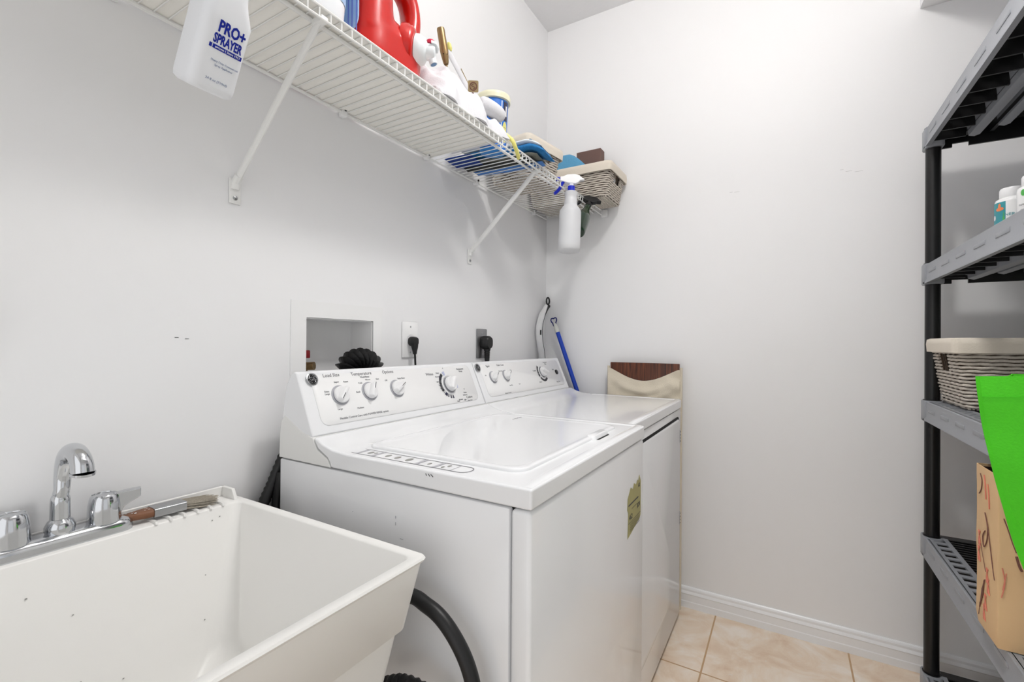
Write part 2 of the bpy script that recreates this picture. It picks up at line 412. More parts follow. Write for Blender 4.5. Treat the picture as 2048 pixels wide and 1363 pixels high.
b.tube(pts, [rs_[min(int(i/4), 11)]*(1-(i % 4)/4)+rs_[min(int(i/4)+1, 11)]*((i % 4)/4) for i in range(len(pts))], 24)
sp_ = b.build('spout', 'chrome', fa, smooth=60)
B().lathe([(.0160, 0), (.0160, .004)], (.0665, .008, .1235), (.15, 0, 1), 20).build('aerator', 'chrome', sp_)
for s_, ang in ((-1, 200), (1, 70)):
    y = s_*.0575; b = B()
    b.lathe([(.0235, .020), (.0238, .024), (.0225, .050), (.0200, .064), (.0170, .068), (.0165, .0665), (.012, .0655), (.001, .0655)], (0, y, 0), (0, 0, 1), 28)
    hd = b.build('handle', 'chrome', fa, smooth=40)
    a = math.radians(ang); dx, dy = math.cos(a), math.sin(a); px, py = -dy, dx
    poly = [(.012, .028), (.022, .030), (.027, .042), (.050, .056), (.050, .071), (.030, .070), (.012, .067)]
    B().prism(poly, lambda u, v, h: V3(dx*u+px*h, y+dy*u+py*h, v), -.0065, .0065).build('lever', 'chrome', hd, smooth=30, bevel=.002)

# paint brush on ledge
bd = Vector((.008, .30, -.004)).normalized()
pb = thing('paint_brush', 'used paint brush with brown handle lying on the sink ledge', 'brush', mtx=basis(bd, Vector((-1, .03, 0)), (.045, -1.815, SZ+.016)))
b = B()
for x, wd, th in ((0,) * 3,): pass
R = []
for x, wy, wz in ((-.02, .012, .010), (0, .014, .012), (.025, .016, .013), (.045, .024, .014), (.058, .030, .015), (.070, .031, .015)):
    R.append([V3(x, py, pz) for py, pz in rr(wy, wz, wz*.45, 4)])
b.rings(R); b.build('handle', 'brush_wood', pb, smooth=60)
B().rings([[V3(x, py, pz) for py, pz in rr(.034, .017, .004, 3)] for x in (.069, .122)]).build('ferrule', 'steel', pb, smooth=40)
b = B(); random.seed(3)
for i in range(240):
    y = random.uniform(-.015, .015); z = random.uniform(-.007, .007); l = random.uniform(.052, .068)*(1-.2*abs(y)/.015)
    y2 = y*1.25+random.uniform(-.003, .003); z2 = z*.9-.004+random.uniform(-.002, .002)
    b.tube([(.121, y, z), (.121+l*.5, (y+y2)/2, (z+z2)/2), (.121+l, y2, z2)], [.0009, .0008, .0003], 3)
b.build('bristles', 'bristle', pb, smooth=60)
b = B(); random.seed(5)
for i in range(16):
    x = random.uniform(.0, .066); b.lathe([(.0018*random.uniform(.5, 1), 0), (.001, .0008)], (x, random.uniform(-.009, .009), .0068), (0, 0, 1), 6)
b.build('paint_spots', 'paper_white', pb)

# ---------------------------------------------------------------- washer and dryer
PA, PB = V3(.120, 0, 1.076), V3(.181, 0, .937)       # console face, top and bottom
FU = (PB-PA).normalized(); FN = V3(-FU.z, 0, FU.x); FN = FN if FN.x > 0 else -FN
def face(y, t, h=0): return PA+FU*t+FN*h+V3(0, y, 0)
def fmtx(y, t, h=.0035, rot=0):
    m = basis((0, 1, 0), -FU, face(y, t, h)); return m @ Matrix.Rotation(math.radians(rot), 4, 'Z')
def knob(parent, y, t, r, ang, mk=True, hub=.010):
    """knob standing on the console face; ang turns its grip"""
    m = fmtx(y, t, .003, ang)
    e = B(); e.rings([[m @ V3(r*1.22*math.cos(2*math.pi*i/32), r*1.22*math.sin(2*math.pi*i/32), h) for i in range(32)] for h in (0, .0012)])
    sk_ = e.build('dial_ring', 'ink_light', parent, smooth=40)
    e = B(); e.rings([[m @ V3(r*k*math.cos(2*math.pi*i/36), r*k*math.sin(2*math.pi*i/36), h) for i in range(36)] for k, h in ((1.03, .001), (1.03, hub*.35))])
    e.build('chrome_ring', 'chrome', parent, smooth=40)
    e = B(); e.rings([[m @ V3(r*k*math.cos(2*math.pi*i/36), r*k*math.sin(2*math.pi*i/36), h) for i in range(36)] for k, h in ((1., hub*.3), (1., hub*.8), (.9, hub))])
    kn = e.build('knob', 'knob_white', parent, smooth=40)
    e = B(); e.rings([[m @ V3(x, y_, hub*.9+zz) for x, y_ in rr(wx, r*2.04*s2, wx*.48, 5)] for wx, s2, zz in ((r*.78, 1, 0), (r*.66, 1, .005), (r*.40, .98, .0115), (r*.24, .95, .0125))])
    e.build('grip', 'knob_white', kn, smooth=40)
    if mk:
        e = B(); e.rings([[m @ V3(x, y_+r*.5, hub*.9+zz) for x, y_ in rr(.0012, r*.85, .0005, 2)] for zz in (.0115, .0134)])
        e.build('pointer_line', 'ink', kn, smooth=0)
    return kn
def arc_band(e, y, t, r0, r1, a0, a1, h=.0037, n=14):
    A = []
    for k in range(n+1):
        a = math.radians(a0+(a1-a0)*k/n); A.append((math.sin(a), math.cos(a)))
    m = fmtx(y, t, h)
    lo = [e.bm.verts.new(m @ V3(s_*r0, c_*r0, 0)) for s_, c_ in A]; hi = [e.bm.verts.new(m @ V3(s_*r1, c_*r1, 0)) for s_, c_ in A]
    lo2 = [e.bm.verts.new(m @ V3(s_*r0, c_*r0, .0004)) for s_, c_ in A]; hi2 = [e.bm.verts.new(m @ V3(s_*r1, c_*r1, .0004)) for s_, c_ in A]
    for k in range(n):
        e.bm.faces.new((lo2[k], hi2[k], hi2[k+1], lo2[k+1])); e.bm.faces.new((lo[k], lo[k+1], hi[k+1], hi[k]))
        e.bm.faces.new((lo[k], lo2[k], lo2[k+1], lo[k+1])); e.bm.faces.new((hi[k], hi[k+1], hi2[k+1], hi2[k]))
    for k in (0, n): e.bm.faces.new((lo[k], hi[k], hi2[k], lo2[k]))
def console(root, ya, yb):
    body = [(.066, .955), (.074, 1.017), (.084, 1.050), (.098, 1.072), (.112, 1.079), (PA.x, PA.z), (PB.x, PB.z), (.150, .925), (.10, .925)]
    c = B().prism(body, lambda u, v, h: V3(u, h, v), ya+.0015, yb-.0015).build('control_console', 'enamel', root, bevel=.012, bseg=5)
    m = fmtx((ya+yb)/2, .070, 0); L_ = yb-ya-.062
    e = B(); e.rings([[m @ V3(x, y_, z) for x, y_ in rr(L_-k, .124-k, .020, 6)] for k, z in ((0, -.002), (0, .0012), (.004, .0028))])
    e.build('control_panel', 'plastic_white', c, smooth=50)
    return c
def badge(root, y, t):
    m = fmtx(y, t, .003)
    e = B(); N_ = 36
    e.rings([[m @ V3(r*math.cos(2*math.pi*i/N_), r*math.sin(2*math.pi*i/N_), h) for i in range(N_)] for r, h in ((.0150, 0), (.0150, .0016), (.0125, .0024), (.0115, .0012))])
    bd_ = e.build('badge', 'steel', root, smooth=30)
    e = B(); e.rings([[m @ V3(.0116*math.cos(2*math.pi*i/N_), .0116*math.sin(2*math.pi*i/N_), h) for i in range(N_)] for h in (.001, .0017)])
    e.build('badge_disc', 'black_gloss', bd_)
    e = B()
    e.text('GE', .0125, m @ Matrix.Translation((0, 0, .002)), .0002)
    for k in range(4):
        a0 = k*90+20; P = []
        for q in range(8):
            a = math.radians(a0+q*8.5); r = .0092+.0008*math.sin(q*.9); P.append(m @ V3(r*math.cos(a), r*math.sin(a), .0019))
        e.tube(P, .0004, 4)
    e.build('badge_lettering', 'steel', bd_)
def appliance_body(root, xf, ya, yb, side_x):
    # cabinet
    B().box(.062, side_x, ya+.001, yb-.001, .025, .8765, .004).build('side_cabinet', 'enamel', root)
    for (x, y) in ((.11, ya+.06), (.11, yb-.06), (xf-.06, ya+.06), (xf-.06, yb-.06)):
        B().cyl((x, y, 0), (x, y, .03), .018, 14).build('foot', 'black_rubber', root)
    # rear deck below the console
    base = [(.060, .879), (.062, .935), (.067, .962), (.080, .978), (.145, .945), (.181, .936), (.186, .926), (.196, .912), (.215, .903), (.228, .897), (.236, .888), (.240, .879)]
    B().prism(base, lambda u, v, h: V3(u, h, v), ya, yb).build('rear_deck', 'enamel_grey', root, smooth=40, bevel=.002, bseg=2)
    top = [(.2415, .8795), (.2375, .889), (.2295, .8985), (.2165, .9048), (.199, .9135), (.1885, .9265), (.1835, .9375), (.192, .9365), (.215, .926), (.245, .918), (.29, .9145), (xf, .914), (xf, .8795)]
    return B().prism(top, lambda u, v, h: V3(u, h, v), ya, yb).build('top_panel', 'enamel', root, smooth=40, bevel=.006, bseg=4)

wa = thing('washing_machine', 'white top loading washing machine between the sink and the dryer', 'washing machine')
WY0, WY1, WX = -1.5, -.8185, .7246
tp = appliance_body(wa, WX, WY0, WY1, .683)
b = B().box(.6855, .7225, WY0+.001, WY1-.001, .018, .8765, .0075, 3); b.build('front_panel', 'enamel', wa)
B().box(.05, .70, WY0+.012, WY1-.012, .03, .8785).build('inner_frame', 'gap_dark', wa, smooth=0)
con = console(wa, WY0, WY1)
# lid
lx0, lx1, ly0, ly1 = .268, .668, -1.432, -.885
b = B()
def lidring(k, z): return [V3(px, py, z) for px, py in rr(lx1-lx0-2*k, ly1-ly0-2*k, .035, 8, (lx0+lx1)/2, (ly0+ly1)/2)]
b.rings([lidring(0, .913), lidring(.0005, .9185), lidring(.003, .9205), lidring(.010, .9210), lidring(.016, .9195), lidring(.022, .9190)])
ld = b.build('lid', 'enamel', wa, smooth=60)
b = B(); b.rings([[V3(px, py, z) for px, py in rr(.020, .085, .009, 6, .672, -1.035)] for z in (.9135, .9147)])
b.build('lid_handle_recess', 'gap_dark', wa)
b = B(); b.rings([[V3(px-k*.35, py, z) for px, py in rr(.026-k, .105-k, .012, 6, .664, -1.035)] for k, z in ((0, .914), (.004, .9225), (.008, .9235))])
b.build('lid_grip', 'enamel', ld, smooth=50)
for yy in (ly0+.02, ly1-.03): B().box(lx0-.012, lx0+.001, yy, yy+.02, .9135, .9175, .0015).build('hinge', 'plastic_white', ld)
# raised border of the top
b = B()
b.rings([[V3(u, y, .9138+(v-.9138)*k) for u, v in ((WX-.004, .9130), (WX-.006, .9165), (WX-.020, .9165), (WX-.030, .9130))] for y, k in ((WY0+.006, .02), (WY0+.05, 1), (WY1-.02, 1), (WY1-.006, .2))])
b.prism([(WY1-.004, .9135), (WY1-.006, .9165), (WY1-.018, .9165), (WY1-.028, .9135)], lambda u, v, h: V3(h, u, v), .30, WX-.006)
b.build('top_border', 'enamel', tp, smooth=60)
# printed strip on top
b = B(); z = .9146
outer = rr(.345, .040, .018, 8, .4095, -1.4635); inner = rr(.3415, .0365, .0165, 8, .4095, -1.4635)
va = [b.bm.verts.new((x, y, z)) for x, y in outer]; vb = [b.bm.verts.new((x, y, z)) for x, y in inner]
va2 = [b.bm.verts.new((x, y, z+.0003)) for x, y in outer]; vb2 = [b.bm.verts.new((x, y, z+.0003)) for x, y in inner]
nn = len(va)
for j in range(nn):
    k = (j+1) % nn
    b.bm.faces.new((va2[j], va2[k], vb2[k], vb2[j])); b.bm.faces.new((va[j], vb[j], vb[k], va[k])); b.bm.faces.new((va[j], va[k], va2[k], va2[j])); b.bm.faces.new((vb[j], vb2[j], vb2[k], vb[k]))
b.build('printed_outline', 'ink_grey', tp, smooth=0)
for x, hw in ((.300, .004), (.345, .004), (.462, .004), (.506, .004), (.5455, .0005)): B().box(x-hw, x+hw, -1.4815, -1.4455, z, z+.0003).build('printed_bar', 'ink_light', tp, smooth=0)
for (x, y, r) in ((.322, -1.463, .009), (.334, -1.460, .005), (.372, -1.462, .009), (.399, -1.463, .009), (.430, -1.463, .011), (.484, -1.465, .006), (.520, -1.470, .005), (.527, -1.458, .006)):
    B().lathe([(r, 0), (r, .0003)], (x, y, z), (0, 0, 1), 10, sc=(1, .55)).build('printed_picture', 'grime', tp, smooth=0)
for x in (.25, .262, .274): B().box(x, x+.001, -1.478, -1.449, z, z+.0003).build('printed_line', 'ink_light', tp, smooth=0)
b = B()
mt = Matrix.Translation((.372, -.935, .9206)) @ Matrix.Rotation(math.radians(90), 4, 'Z')
b.text('Extra Large Capacity', .0062, mt, .0002); b.build('lid_lettering', 'ink_grey', tp)
b = B()
for dx in (0, .006, .012): b.tube([(.505+dx, WY0-.0004, .9075), (.507+dx*1.3, WY0-.0004, .9035)], .0008, 4)
b.build('chip_marks', 'scuff', tp, smooth=0)
b = B()
for (x, w_, zz, l) in ((.43, .0005, .81, .005), (.43, .0005, .797, .006), (.31, .0006, .80, .001), (.442, .008, .774, .0004)): B().box(x, x+w_, WY0-.0003, WY0+.001, zz, zz+l).build('scratch_mark', 'ink_light', wa, smooth=0)
# console graphics
badge(con, -1.466, .0185)
kn1 = knob(con, -1.401, .064, .0205, 138); kn2 = knob(con, -1.309, .062, .0205, -28); kn3 = knob(con, -1.212, .063, .0205, -60)
def tx(root, s_, y, t, size, m='ink_grey'): word('lettering', m, root, s_, size, fmtx(y, t, .0032))
for s_, y, t, z in (('Load Size', -1.412, .0120, .0125), ('Temperature', -1.320, .0130, .0125), ('Options', -1.228, .0130, .0125), ('Whites', -1.062, .0300, .0115), ('Colors', -.903, .1190, .0115),
                    ('Permanent\nPress', -.905, .0240, .0085), ('Flexible Control Care with POWER RINSE option', -1.343, .1210, .0075)):
    tx(con, s_, y, t, z)
for s_, y, t in (('Super', -1.402, .030), ('Reset', -1.375, .031), ('Extra\nLarge', -1.436, .055), ('Small', -1.346, .061), ('Large', -1.412, .098), ('Medium', -1.352, .102),
                 ('Wash/Rinse', -1.312, .0225), ('Cold', -1.332, .038), ('Warm', -1.305, .0305), ('Hot', -1.272, .031), ('Off', -1.243, .037),
                 ('Extra Rinse', -1.185, .0345), ('A', -.992, .0135), ('Heavy', -1.024, .028), ('Normal', -1.030, .040), ('Light', -1.036, .056), ('Soak', -1.030, .068), ('Rinse', -1.026, .079),
                 ('D', -.992, .112), ('Normal', -.952, .123), ('Light', -.930, .126), ('Heavy', -.918, .102), ('Delicates', -.922, .110), ('Knits', -.965, .127), ('Easy Care', -.905, .130), ('B', -.917, .090), ('C', -1.005, .100)):
    tx(con, s_, y, t, .0062)
DY, DT = -.985, .069
b = B()
for a0, a1 in ((-66, -56), (-70.5, -67.5), (-75, -72), (-84, -76.5), (-90.5, -85.5), (-96, -92), (-101, -97.5), (-106, -102.5), (-118, -107.5), (-56, -46), (-45, -32)): arc_band(b, DY, DT, .036, .046, a0, a1, n=4)
b.build('cycle_band', 'ink', con, smooth=0)
b = B()
for a0, a1 in ((-232, -218), (-216, -203), (-201, -188), (-186, -183), (-181.5, -178.5), (-177, -174), (-172, -162)): arc_band(b, DY, DT, .036, .046, a0+48, a1+48-8, n=4)
b.build('cycle_band', 'navy', con, smooth=0)
b = B()
arc_band(b, DY, DT, .030, .046, -24, -10, n=3); arc_band(b, DY, DT, .030, .040, 95, 112, n=3)
b.build('cycle_marks', 'ink_blue', con, smooth=0)
def bigdial(root, y, t, r, ang):
    m = fmtx(y, t, .003, ang)
    e = B(); e.rings([[m @ V3(r*k*math.cos(2*math.pi*i/40), r*k*math.sin(2*math.pi*i/40), h) for i in range(40)] for k, h in ((1.40, 0), (1.38, .0012))])
    e.build('dial_disc', 'knob_white', root, smooth=40)
    return knob(root, y, t, r, ang, False, .015)
bigdial(con, DY, DT, .0235, -40)

# energy sticker on washer front
b = B(); X_ = WX-.0021+.0004
poly = [(-.969, .668), (-.972, .645), (-.856, .666), (-.849, .672), (-.849, .765), (-.862, .785), (-.872, .772), (-.884, .776), (-.895, .766), (-.915, .775), (-.925, .762), (-.945, .771), (-.972, .748), (-.975, .72), (-.966, .71)]
b.prism(poly, lambda u, v, h: V3(h, u, v), X_, X_+.0004)
stk = b.build('energy_sticker', 'sticker_yellow', wa, smooth=0, label='torn yellow energy sticker')
b = B()
def sm(y, z): return basis((0, 1, 0), (0, 0, 1), (X_+.0007, y, z))
for s_, z, y_, z_ in (('462', .020, -.945, .694), ('$28', .018, -.873, .706), ('GE', .014, -.868, .758)): word('sticker_lettering', 'ink', stk, s_, z, sm(y_, z_))
b.box(X_+.0005, X_+.0008, -.966, -.875, .7265, .7300); b.box(X_+.0005, X_+.0008, -.966, -.853, .681, .682); b.box(X_+.0005, X_+.0008, -.935, -.89, .713, .714)
for k in range(5): b.box(X_+.0005, X_+.0008, -.95, -.86, .674-.0045*k+.002, .6748-.0045*k+.002)
b.build('sticker_lines', 'ink', stk, smooth=0)

dr = thing('clothes_dryer', 'white front loading clothes dryer beside the back wall', 'dryer')
DY0, DY1, DX = -.8165, -.1029, .6916
tpd = appliance_body(dr, DX, DY0, DY1, DX-.012)
b = B().box(DX-.0115, DX-.003, DY0+.001, DY1-.001, .018, .8765, .004); b.build('front_panel', 'enamel', dr)
cd = console(dr, DY0, DY1-.004)
b = B(); b.rings([[V3(DX-.0035+h, px, py) for px, py in rr(.630-k, .70-k, .03, 6, -.452, .489)] for k, h in ((0, 0), (0, .0032), (.006, .0048))])
dd = b.build('door', 'enamel', dr, smooth=40)
b = B(); b.rings([[V3(DX-.0035+h, px, py) for px, py in rr(.640, .710, .034, 6, -.452, .4945)] for h in (0, .0012)])
b.build('door_seam', 'gap_dark', dr, smooth=0)
for zz in (.735, .395):
    hg = B().box(DX-.004, DX+.001, -.127, -.116, zz, zz+.055, .001).build('hinge', 'steel', dr)
    e = B()
    for k in range(4): e.cyl((DX+.001, -.1215, zz+.008+.013*k), (DX+.002, -.1215, zz+.008+.013*k), .0028, 8)
    e.build('screw', 'dark_metal', hg)
b = B()
b.rings([[V3(u, y, .9138+(v-.9138)*k) for u, v in ((DX-.004, .9130), (DX-.006, .9165), (DX-.020, .9165), (DX-.030, .9130))] for y, k in ((DY0+.006, .02), (DY0+.05, 1), (DY1-.02, 1), (DY1-.006, .2))])
b.prism([(DY1-.004, .9135), (DY1-.006, .9165), (DY1-.018, .9165), (DY1-.028, .9135)], lambda u, v, h: V3(h, u, v), .30, DX-.006)
b.build('top_border', 'enamel', tpd, smooth=60)
badge(cd, -.800, .0200)
knob(cd, -.724, .061, .0190, -55); knob(cd, -.632, .060, .0190, -55)
bigdial(cd, -.330, .062, .0215, -118)
b = B(); m_ = fmtx(-.190, .069, .003); b.rings([[m_ @ V3(r*math.cos(2*math.pi*i/24), r*math.sin(2*math.pi*i/24), h) for i in range(24)] for r, h in ((.0115, 0), (.0115, .004), (.009, .0055))])
b.build('start_button', 'dark_metal', cd, label='dark round button')
b = B()
for a0, a1 in ((-66, -58), (-57, -50), (-49, -42), (-80, -68), (-96, -82), (-118, -98)): arc_band(b, -.330, .062, .033, .043, a0, a1, n=3)
for k in range(7): arc_band(b, -.330, .062, .033, .043, -128-14*k, -139-14*k, n=3)
b.build('cycle_band', 'ink', cd, smooth=0)
for s_, y, t, z in (('Signal', -.735, .017, .0105), ('Fabric Care', -.648, .016, .0105), ('Cottons', -.395, .052, .009), ('Permanent\nPress', -.270, .022, .008), ('Easy Care', -.205, .115, .009), ('Start', -.215, .055, .009),
                    ('Off', -.768, .052, .0065), ('More Dry', -.66, .040, .0065), ('Less Dry', -.62, .100, .0065), ('High', -.585, .040, .0065), ('Low', -.555, .10, .0065), ('Dryness Control', -.66, .128, .0065), ('Delicates', -.375, .105, .0065)):
    tx(cd, s_, y, t, z)

# ---------------------------------------------------------------- wall box, outlets, plugs, hoses
ob = thing('laundry_outlet_box', 'white recessed laundry supply box set into the left wall', 'outlet box')
b = B()
fy0, fy1, fz0, fz1 = -1.435, -1.130, .915, 1.252
for (a0, a1, c0, c1) in ((fy0, hy0, fz0, fz1), (hy1, fy1, fz0, fz1), (hy0, hy1, hz1, fz1), (hy0, hy1, fz0, hz0)): b.box(-.002, .004, a0, a1, c0, c1)
b.build('face_frame', 'plastic_white', ob, smooth=0)
b = B()
b.box(-.095, -.092, hy0, hy1, hz0, hz1); b.box(-.095, -.001, hy0+.0005, hy0+.003, hz0, hz1); b.box(-.095, -.001, hy1-.003, hy1-.0005, hz0, hz1); b.box(-.095, -.001, hy0, hy1, hz1-.003, hz1-.0005); b.box(-.095, -.001, hy0, hy1, hz0+.0005, hz0+.003)
b.build('recess', 'plastic_white', ob, smooth=0)
b = B(); b.cyl((-.05, -1.368, .965), (-.05, -1.368, 1.085), .010, 12); b.lathe([(.016, 0), (.018, .01), (.016, .022)], (-.05, -1.368, 1.07), (0, .2, 1), 14); b.cyl((-.05, -1.368, 1.08), (-.02, -1.350, 1.082), .011, 12)
vv = b.build('valve', 'brass', ob)
B().box(-.035, -.020, -1.388, -1.362, 1.103, 1.124, .002).build('valve_handle', 'valve_red', vv)

def wallplate(y, z, mt_, name, label):
    t = thing(name, label, 'outlet', (0, y, z))
    B().box(.0006, .006, -.036, .036, -.059, .059, .003).build('cover_plate', mt_, t)
    e = B()
    for zz in (.042, -.042): e.lathe([(.0032, 0), (.003, .001)], (.0058, 0, zz), (1, 0, 0), 10)
    e.build('screw', 'steel', t)
    B().lathe([(.0185, 0), (.0185, .002)], (.0055, 0, 0), (1, 0, 0), 28).build('socket', 'knob_white' if mt_ != 'brushed_plate' else 'black_rubber', t)
    return t
wallplate(-1.008, 1.156, 'plastic_white', 'wall_outlet', 'white wall outlet plate behind the washer console')
wallplate(-.590, 1.144, 'brushed_plate', 'wall_outlet', 'grey metal wall outlet plate behind the dryer console')
c1 = thing('power_cord', 'thin black power cord and plug behind the washer', 'power cord')
b = B(); py_ = -1.008
b.rings([[V3(x, py_+p*s1, 1.150+q*s2) for p, q in rr(.030, .030, .010, 4)] for x, s1, s2 in ((.0078, .9, .9), (.014, 1.05, 1.05), (.026, 1.0, 1.0), (.032, .75, .8))])
b.tube([(.024, py_, 1.140), (.025, py_, 1.128), (.025, py_, 1.118), (.0255, py_, 1.108)], [.0125, .0105, .0078, .0062], 12)
b.build('plug', 'black_rubber', c1, smooth=50)
B().tube([(.0255, py_, 1.112), (.026, py_+.002, 1.08), (.028, py_+.004, 1.04), (.03, py_+.002, .97), (.035, py_, .8), (.035, py_, .3)], .0033, 8).build('cable', 'black_rubber', c1)
c2 = thing('power_cord', 'thick black dryer power cord with a blocky plug', 'power cord'); py_ = -.585
b = B()
b.rings([[V3(x, py_+p*s1, 1.148+q*s2) for p, q in rr(.050, .055, .020, 5)] for x, s1, s2 in ((.0078, .9, .9), (.016, 1, 1), (.034, 1, 1), (.043, .72, .8))])
for k in range(5): b.lathe([(.0125-.0006*k, 0), (.0125-.0006*k, .005), (.0105, .006), (.0105, .0085)], (.026, py_+.002, 1.118-.0085*k), (0, 0, -1), 14)
b.cyl((.026, py_+.002, 1.135), (.026, py_+.002, 1.118), .014, 14)
b.build('plug', 'black_rubber', c2, smooth=50)
B().tube([(.026, py_+.002, 1.09), (.027, py_+.002, 1.04), (.03, py_, .95), (.035, py_, .6), (.035, py_, .3)], .0088, 10).build('cable', 'black_rubber', c2)
# corrugated drain hose bent over in the box
def corrugated(P, r0, r1, pitch, n=18):
    P = [Vector(p) for p in P]; out = []; rad = []; acc = 0; tog = 0
    for i in range(len(P)-1):
        L_ = (P[i+1]-P[i]).length; k = max(1, int(round(L_/pitch*2)))
        for q in range(k):
            out.append(P[i].lerp(P[i+1], q/k)); rad.append(r1 if tog else r0); tog ^= 1
    return out, rad
arc = [V3(.030, -1.238+.046*math.cos(a)*1.0, 1.062+.034*math.sin(a)) for a in [math.radians(-25+230*i/26) for i in range(27)]]
arc = arc + [V3(.034, -1.284, 1.02), V3(.036, -1.284, .93), V3(.035, -1.28, .75)]
o_, r_ = corrugated(arc, .021, .035, .011)
dh = thing('drain_hose', 'black corrugated washer drain hose arching out of the supply box', 'hose')
B().tube(o_, r_, 20).build('hose_body', 'black_rubber', dh, smooth=0)
# black pipes beside washer
pp = [V3(.034, -1.470, .875), V3(.034, -1.487, .84), V3(.033, -1.500, .81), V3(.034, -1.522, .77), V3(.036, -1.535, .70), V3(.036, -1.54, .5)]
o_, r_ = corrugated(pp, .0115, .0135, .012)
t_ = B().tube(o_, r_, 14).build('supply_hose', 'black_rubber', smooth=50); tag(t_, 'ribbed black hose dropping behind the washer next to the sink', 'hose')
t_ = B().tube([(.052, -1.489, .84), (.050, -1.500, .78), (.05, -1.51, .6), (.05, -1.51, .3)], .009, 12).build('supply_hose', 'black_rubber'); tag(t_, 'thinner dark hose tucked against the rear edge of the washer', 'hose')
ph = [V3(.42, -1.535, .66), V3(.50, -1.537, .700), V3(.545, -1.54, .697), V3(.575, -1.54, .686), V3(.603, -1.54, .664), V3(.627, -1.54, .634), V3(.642, -1.54, .600), V3(.650, -1.54, .560), V3(.654, -1.54, .5), V3(.655, -1.54, .4), V3(.64, -1.54, .1), V3(.62, -1.54, .02)]
t_ = B().tube(cr_(ph), .0125, 14).build('rubber_hose', 'black_rubber'); tag(t_, 'smooth black rubber hose curving out from under the sink', 'hose')
o_, r_ = corrugated(cr_([V3(.40, -1.56, .50), V3(.50, -1.56, .560), V3(.56, -1.55, .555), V3(.60, -1.545, .53), V3(.61, -1.54, .42), V3(.60, -1.54, .1)]), .012, .015, .012)
t_ = B().tube(o_, r_, 14).build('corrugated_hose', 'black_rubber', smooth=40); tag(t_, 'ribbed black hose low beneath the sink corner', 'hose')

# ---------------------------------------------------------------- long handles and canvas hamper
wm = thing('mop_handle', 'white and black curved mop handle standing in the corner', 'mop')
C_ = cr_([V3(.022, -.084, 1.05), V3(.022, -.092, 1.10), V3(.022, -.114, 1.162), V3(.022, -.119, 1.223), V3(.022, -.093, 1.281), V3(.022, -.062, 1.315), V3(.023, -.042, 1.338)], 5)
B().tube(C_, [.0160 if i < 20 else .0160-.0012*(i-20)*.6 for i in range(len(C_))], 14, flat=.9).build('grip', 'trigger_white', wm)
B().tube([p+V3(.0075, .0105, 0) for p in C_[2:]], [.0068]*(len(C_)-6)+[.008, .009, .010, .010], 10).build('soft_insert', 'black_rubber', wm)
hk = []
for i in range(20):
    a = 2*math.pi*i/20; hk.append(V3(.026+.004*math.cos(a), -.030+.0085*math.cos(a), 1.362+.017*math.sin(a)))
B().tube(hk, .0042, 8, closed=True).build('hanging_loop', 'black_rubber', wm)
B().rings([[V3(px, py, z) for px, py in rr(.005, .008, .002, 3, .0365, -.128)] for z in (1.188, 1.212)]).build('button', 'black_gloss', wm)
B().cyl((.022, -.084, 1.07), (.040, -.060, .02), .0105, 14).build('pole', 'frost', wm)
bh = thing('broom_handle', 'blue broom handle leaning against the corner behind the dryer', 'broom')
p0, p1 = V3(.535, -.05, .01), V3(.088, -.046, 1.205); dv = (p1-p0).normalized()
B().cyl(p0, p1, .0105, 18).build('pole', 'broom_blue', bh)
B().tube([p1-dv*.003, p1+dv*.012, p1+dv*.035, p1+dv*.045], [.012, .0115, .008, .007], 14).build('collar', 'frost', bh)
u_, v_, k_ = frame_of(dv); c0 = p1+dv*.055; side = V3(0, 0, 1)-dv*dv.z; side.normalize(); side = V3(.9, 0, .33)
tri = []
for i in range(18):
    a = 2*math.pi*i/18; r = .0160*(1+.28*math.cos(3*(a-math.pi/2)+math.pi)); tri.append(c0+V3(1, 0, .2)*(r*math.cos(a)*.85)+V3(-.2, 0, 1)*(r*math.sin(a)*1.25))
B().tube(tri, .0032, 8, closed=True).build('hanging_loop', 'blue_dark', bh)

hb = thing('folding_hamper', 'folded canvas hamper with a dark walnut board between dryer and back wall', 'hamper')
B().box(.362, .672, -.048, -.034, .50, 1.062, .003).build('wood_board', 'walnut', hb, smooth=30)
b = B()
def sag(u): return 1.036-.054*(math.sin(math.pi*min(1, max(0, (u-.02)/.96)))**1.15)
def cf(u, v):
    zt = sag(u); z = zt*(1-v)+.04*v; x = .355+.322*u
    y = -.054-.004*math.sin(9*v+3*u)-.013*math.exp(-((z-(sag(u)-.050))/.016)**2)*math.sin(math.pi*u)-.012*math.exp(-((z-(sag(u)-.10+.05*(u-.5)))/.02)**2)*math.sin(math.pi*u)**.5
    y += -.006*noise.noise(V3(x*22, z*16, 2))+.004*math.sin((x-.36)*40+z*90)*math.exp(-((u-.92)/.12)**2)
    return V3(x, y, z)
b.shell(40, 90, cf, lambda u, v: V3(0, -.0022, 0)); b.build('canvas_sling', 'canvas', hb, smooth=70)
for x in (.354, .679): B().cyl((x, -.046, .0), (x, -.046, 1.045), .006, 10).build('side_pole', 'canvas', hb)
b = B().box(.358, .678, -.033, -.028, .03, 1.03, .001); b.build('back_cloth', 'canvas', hb)

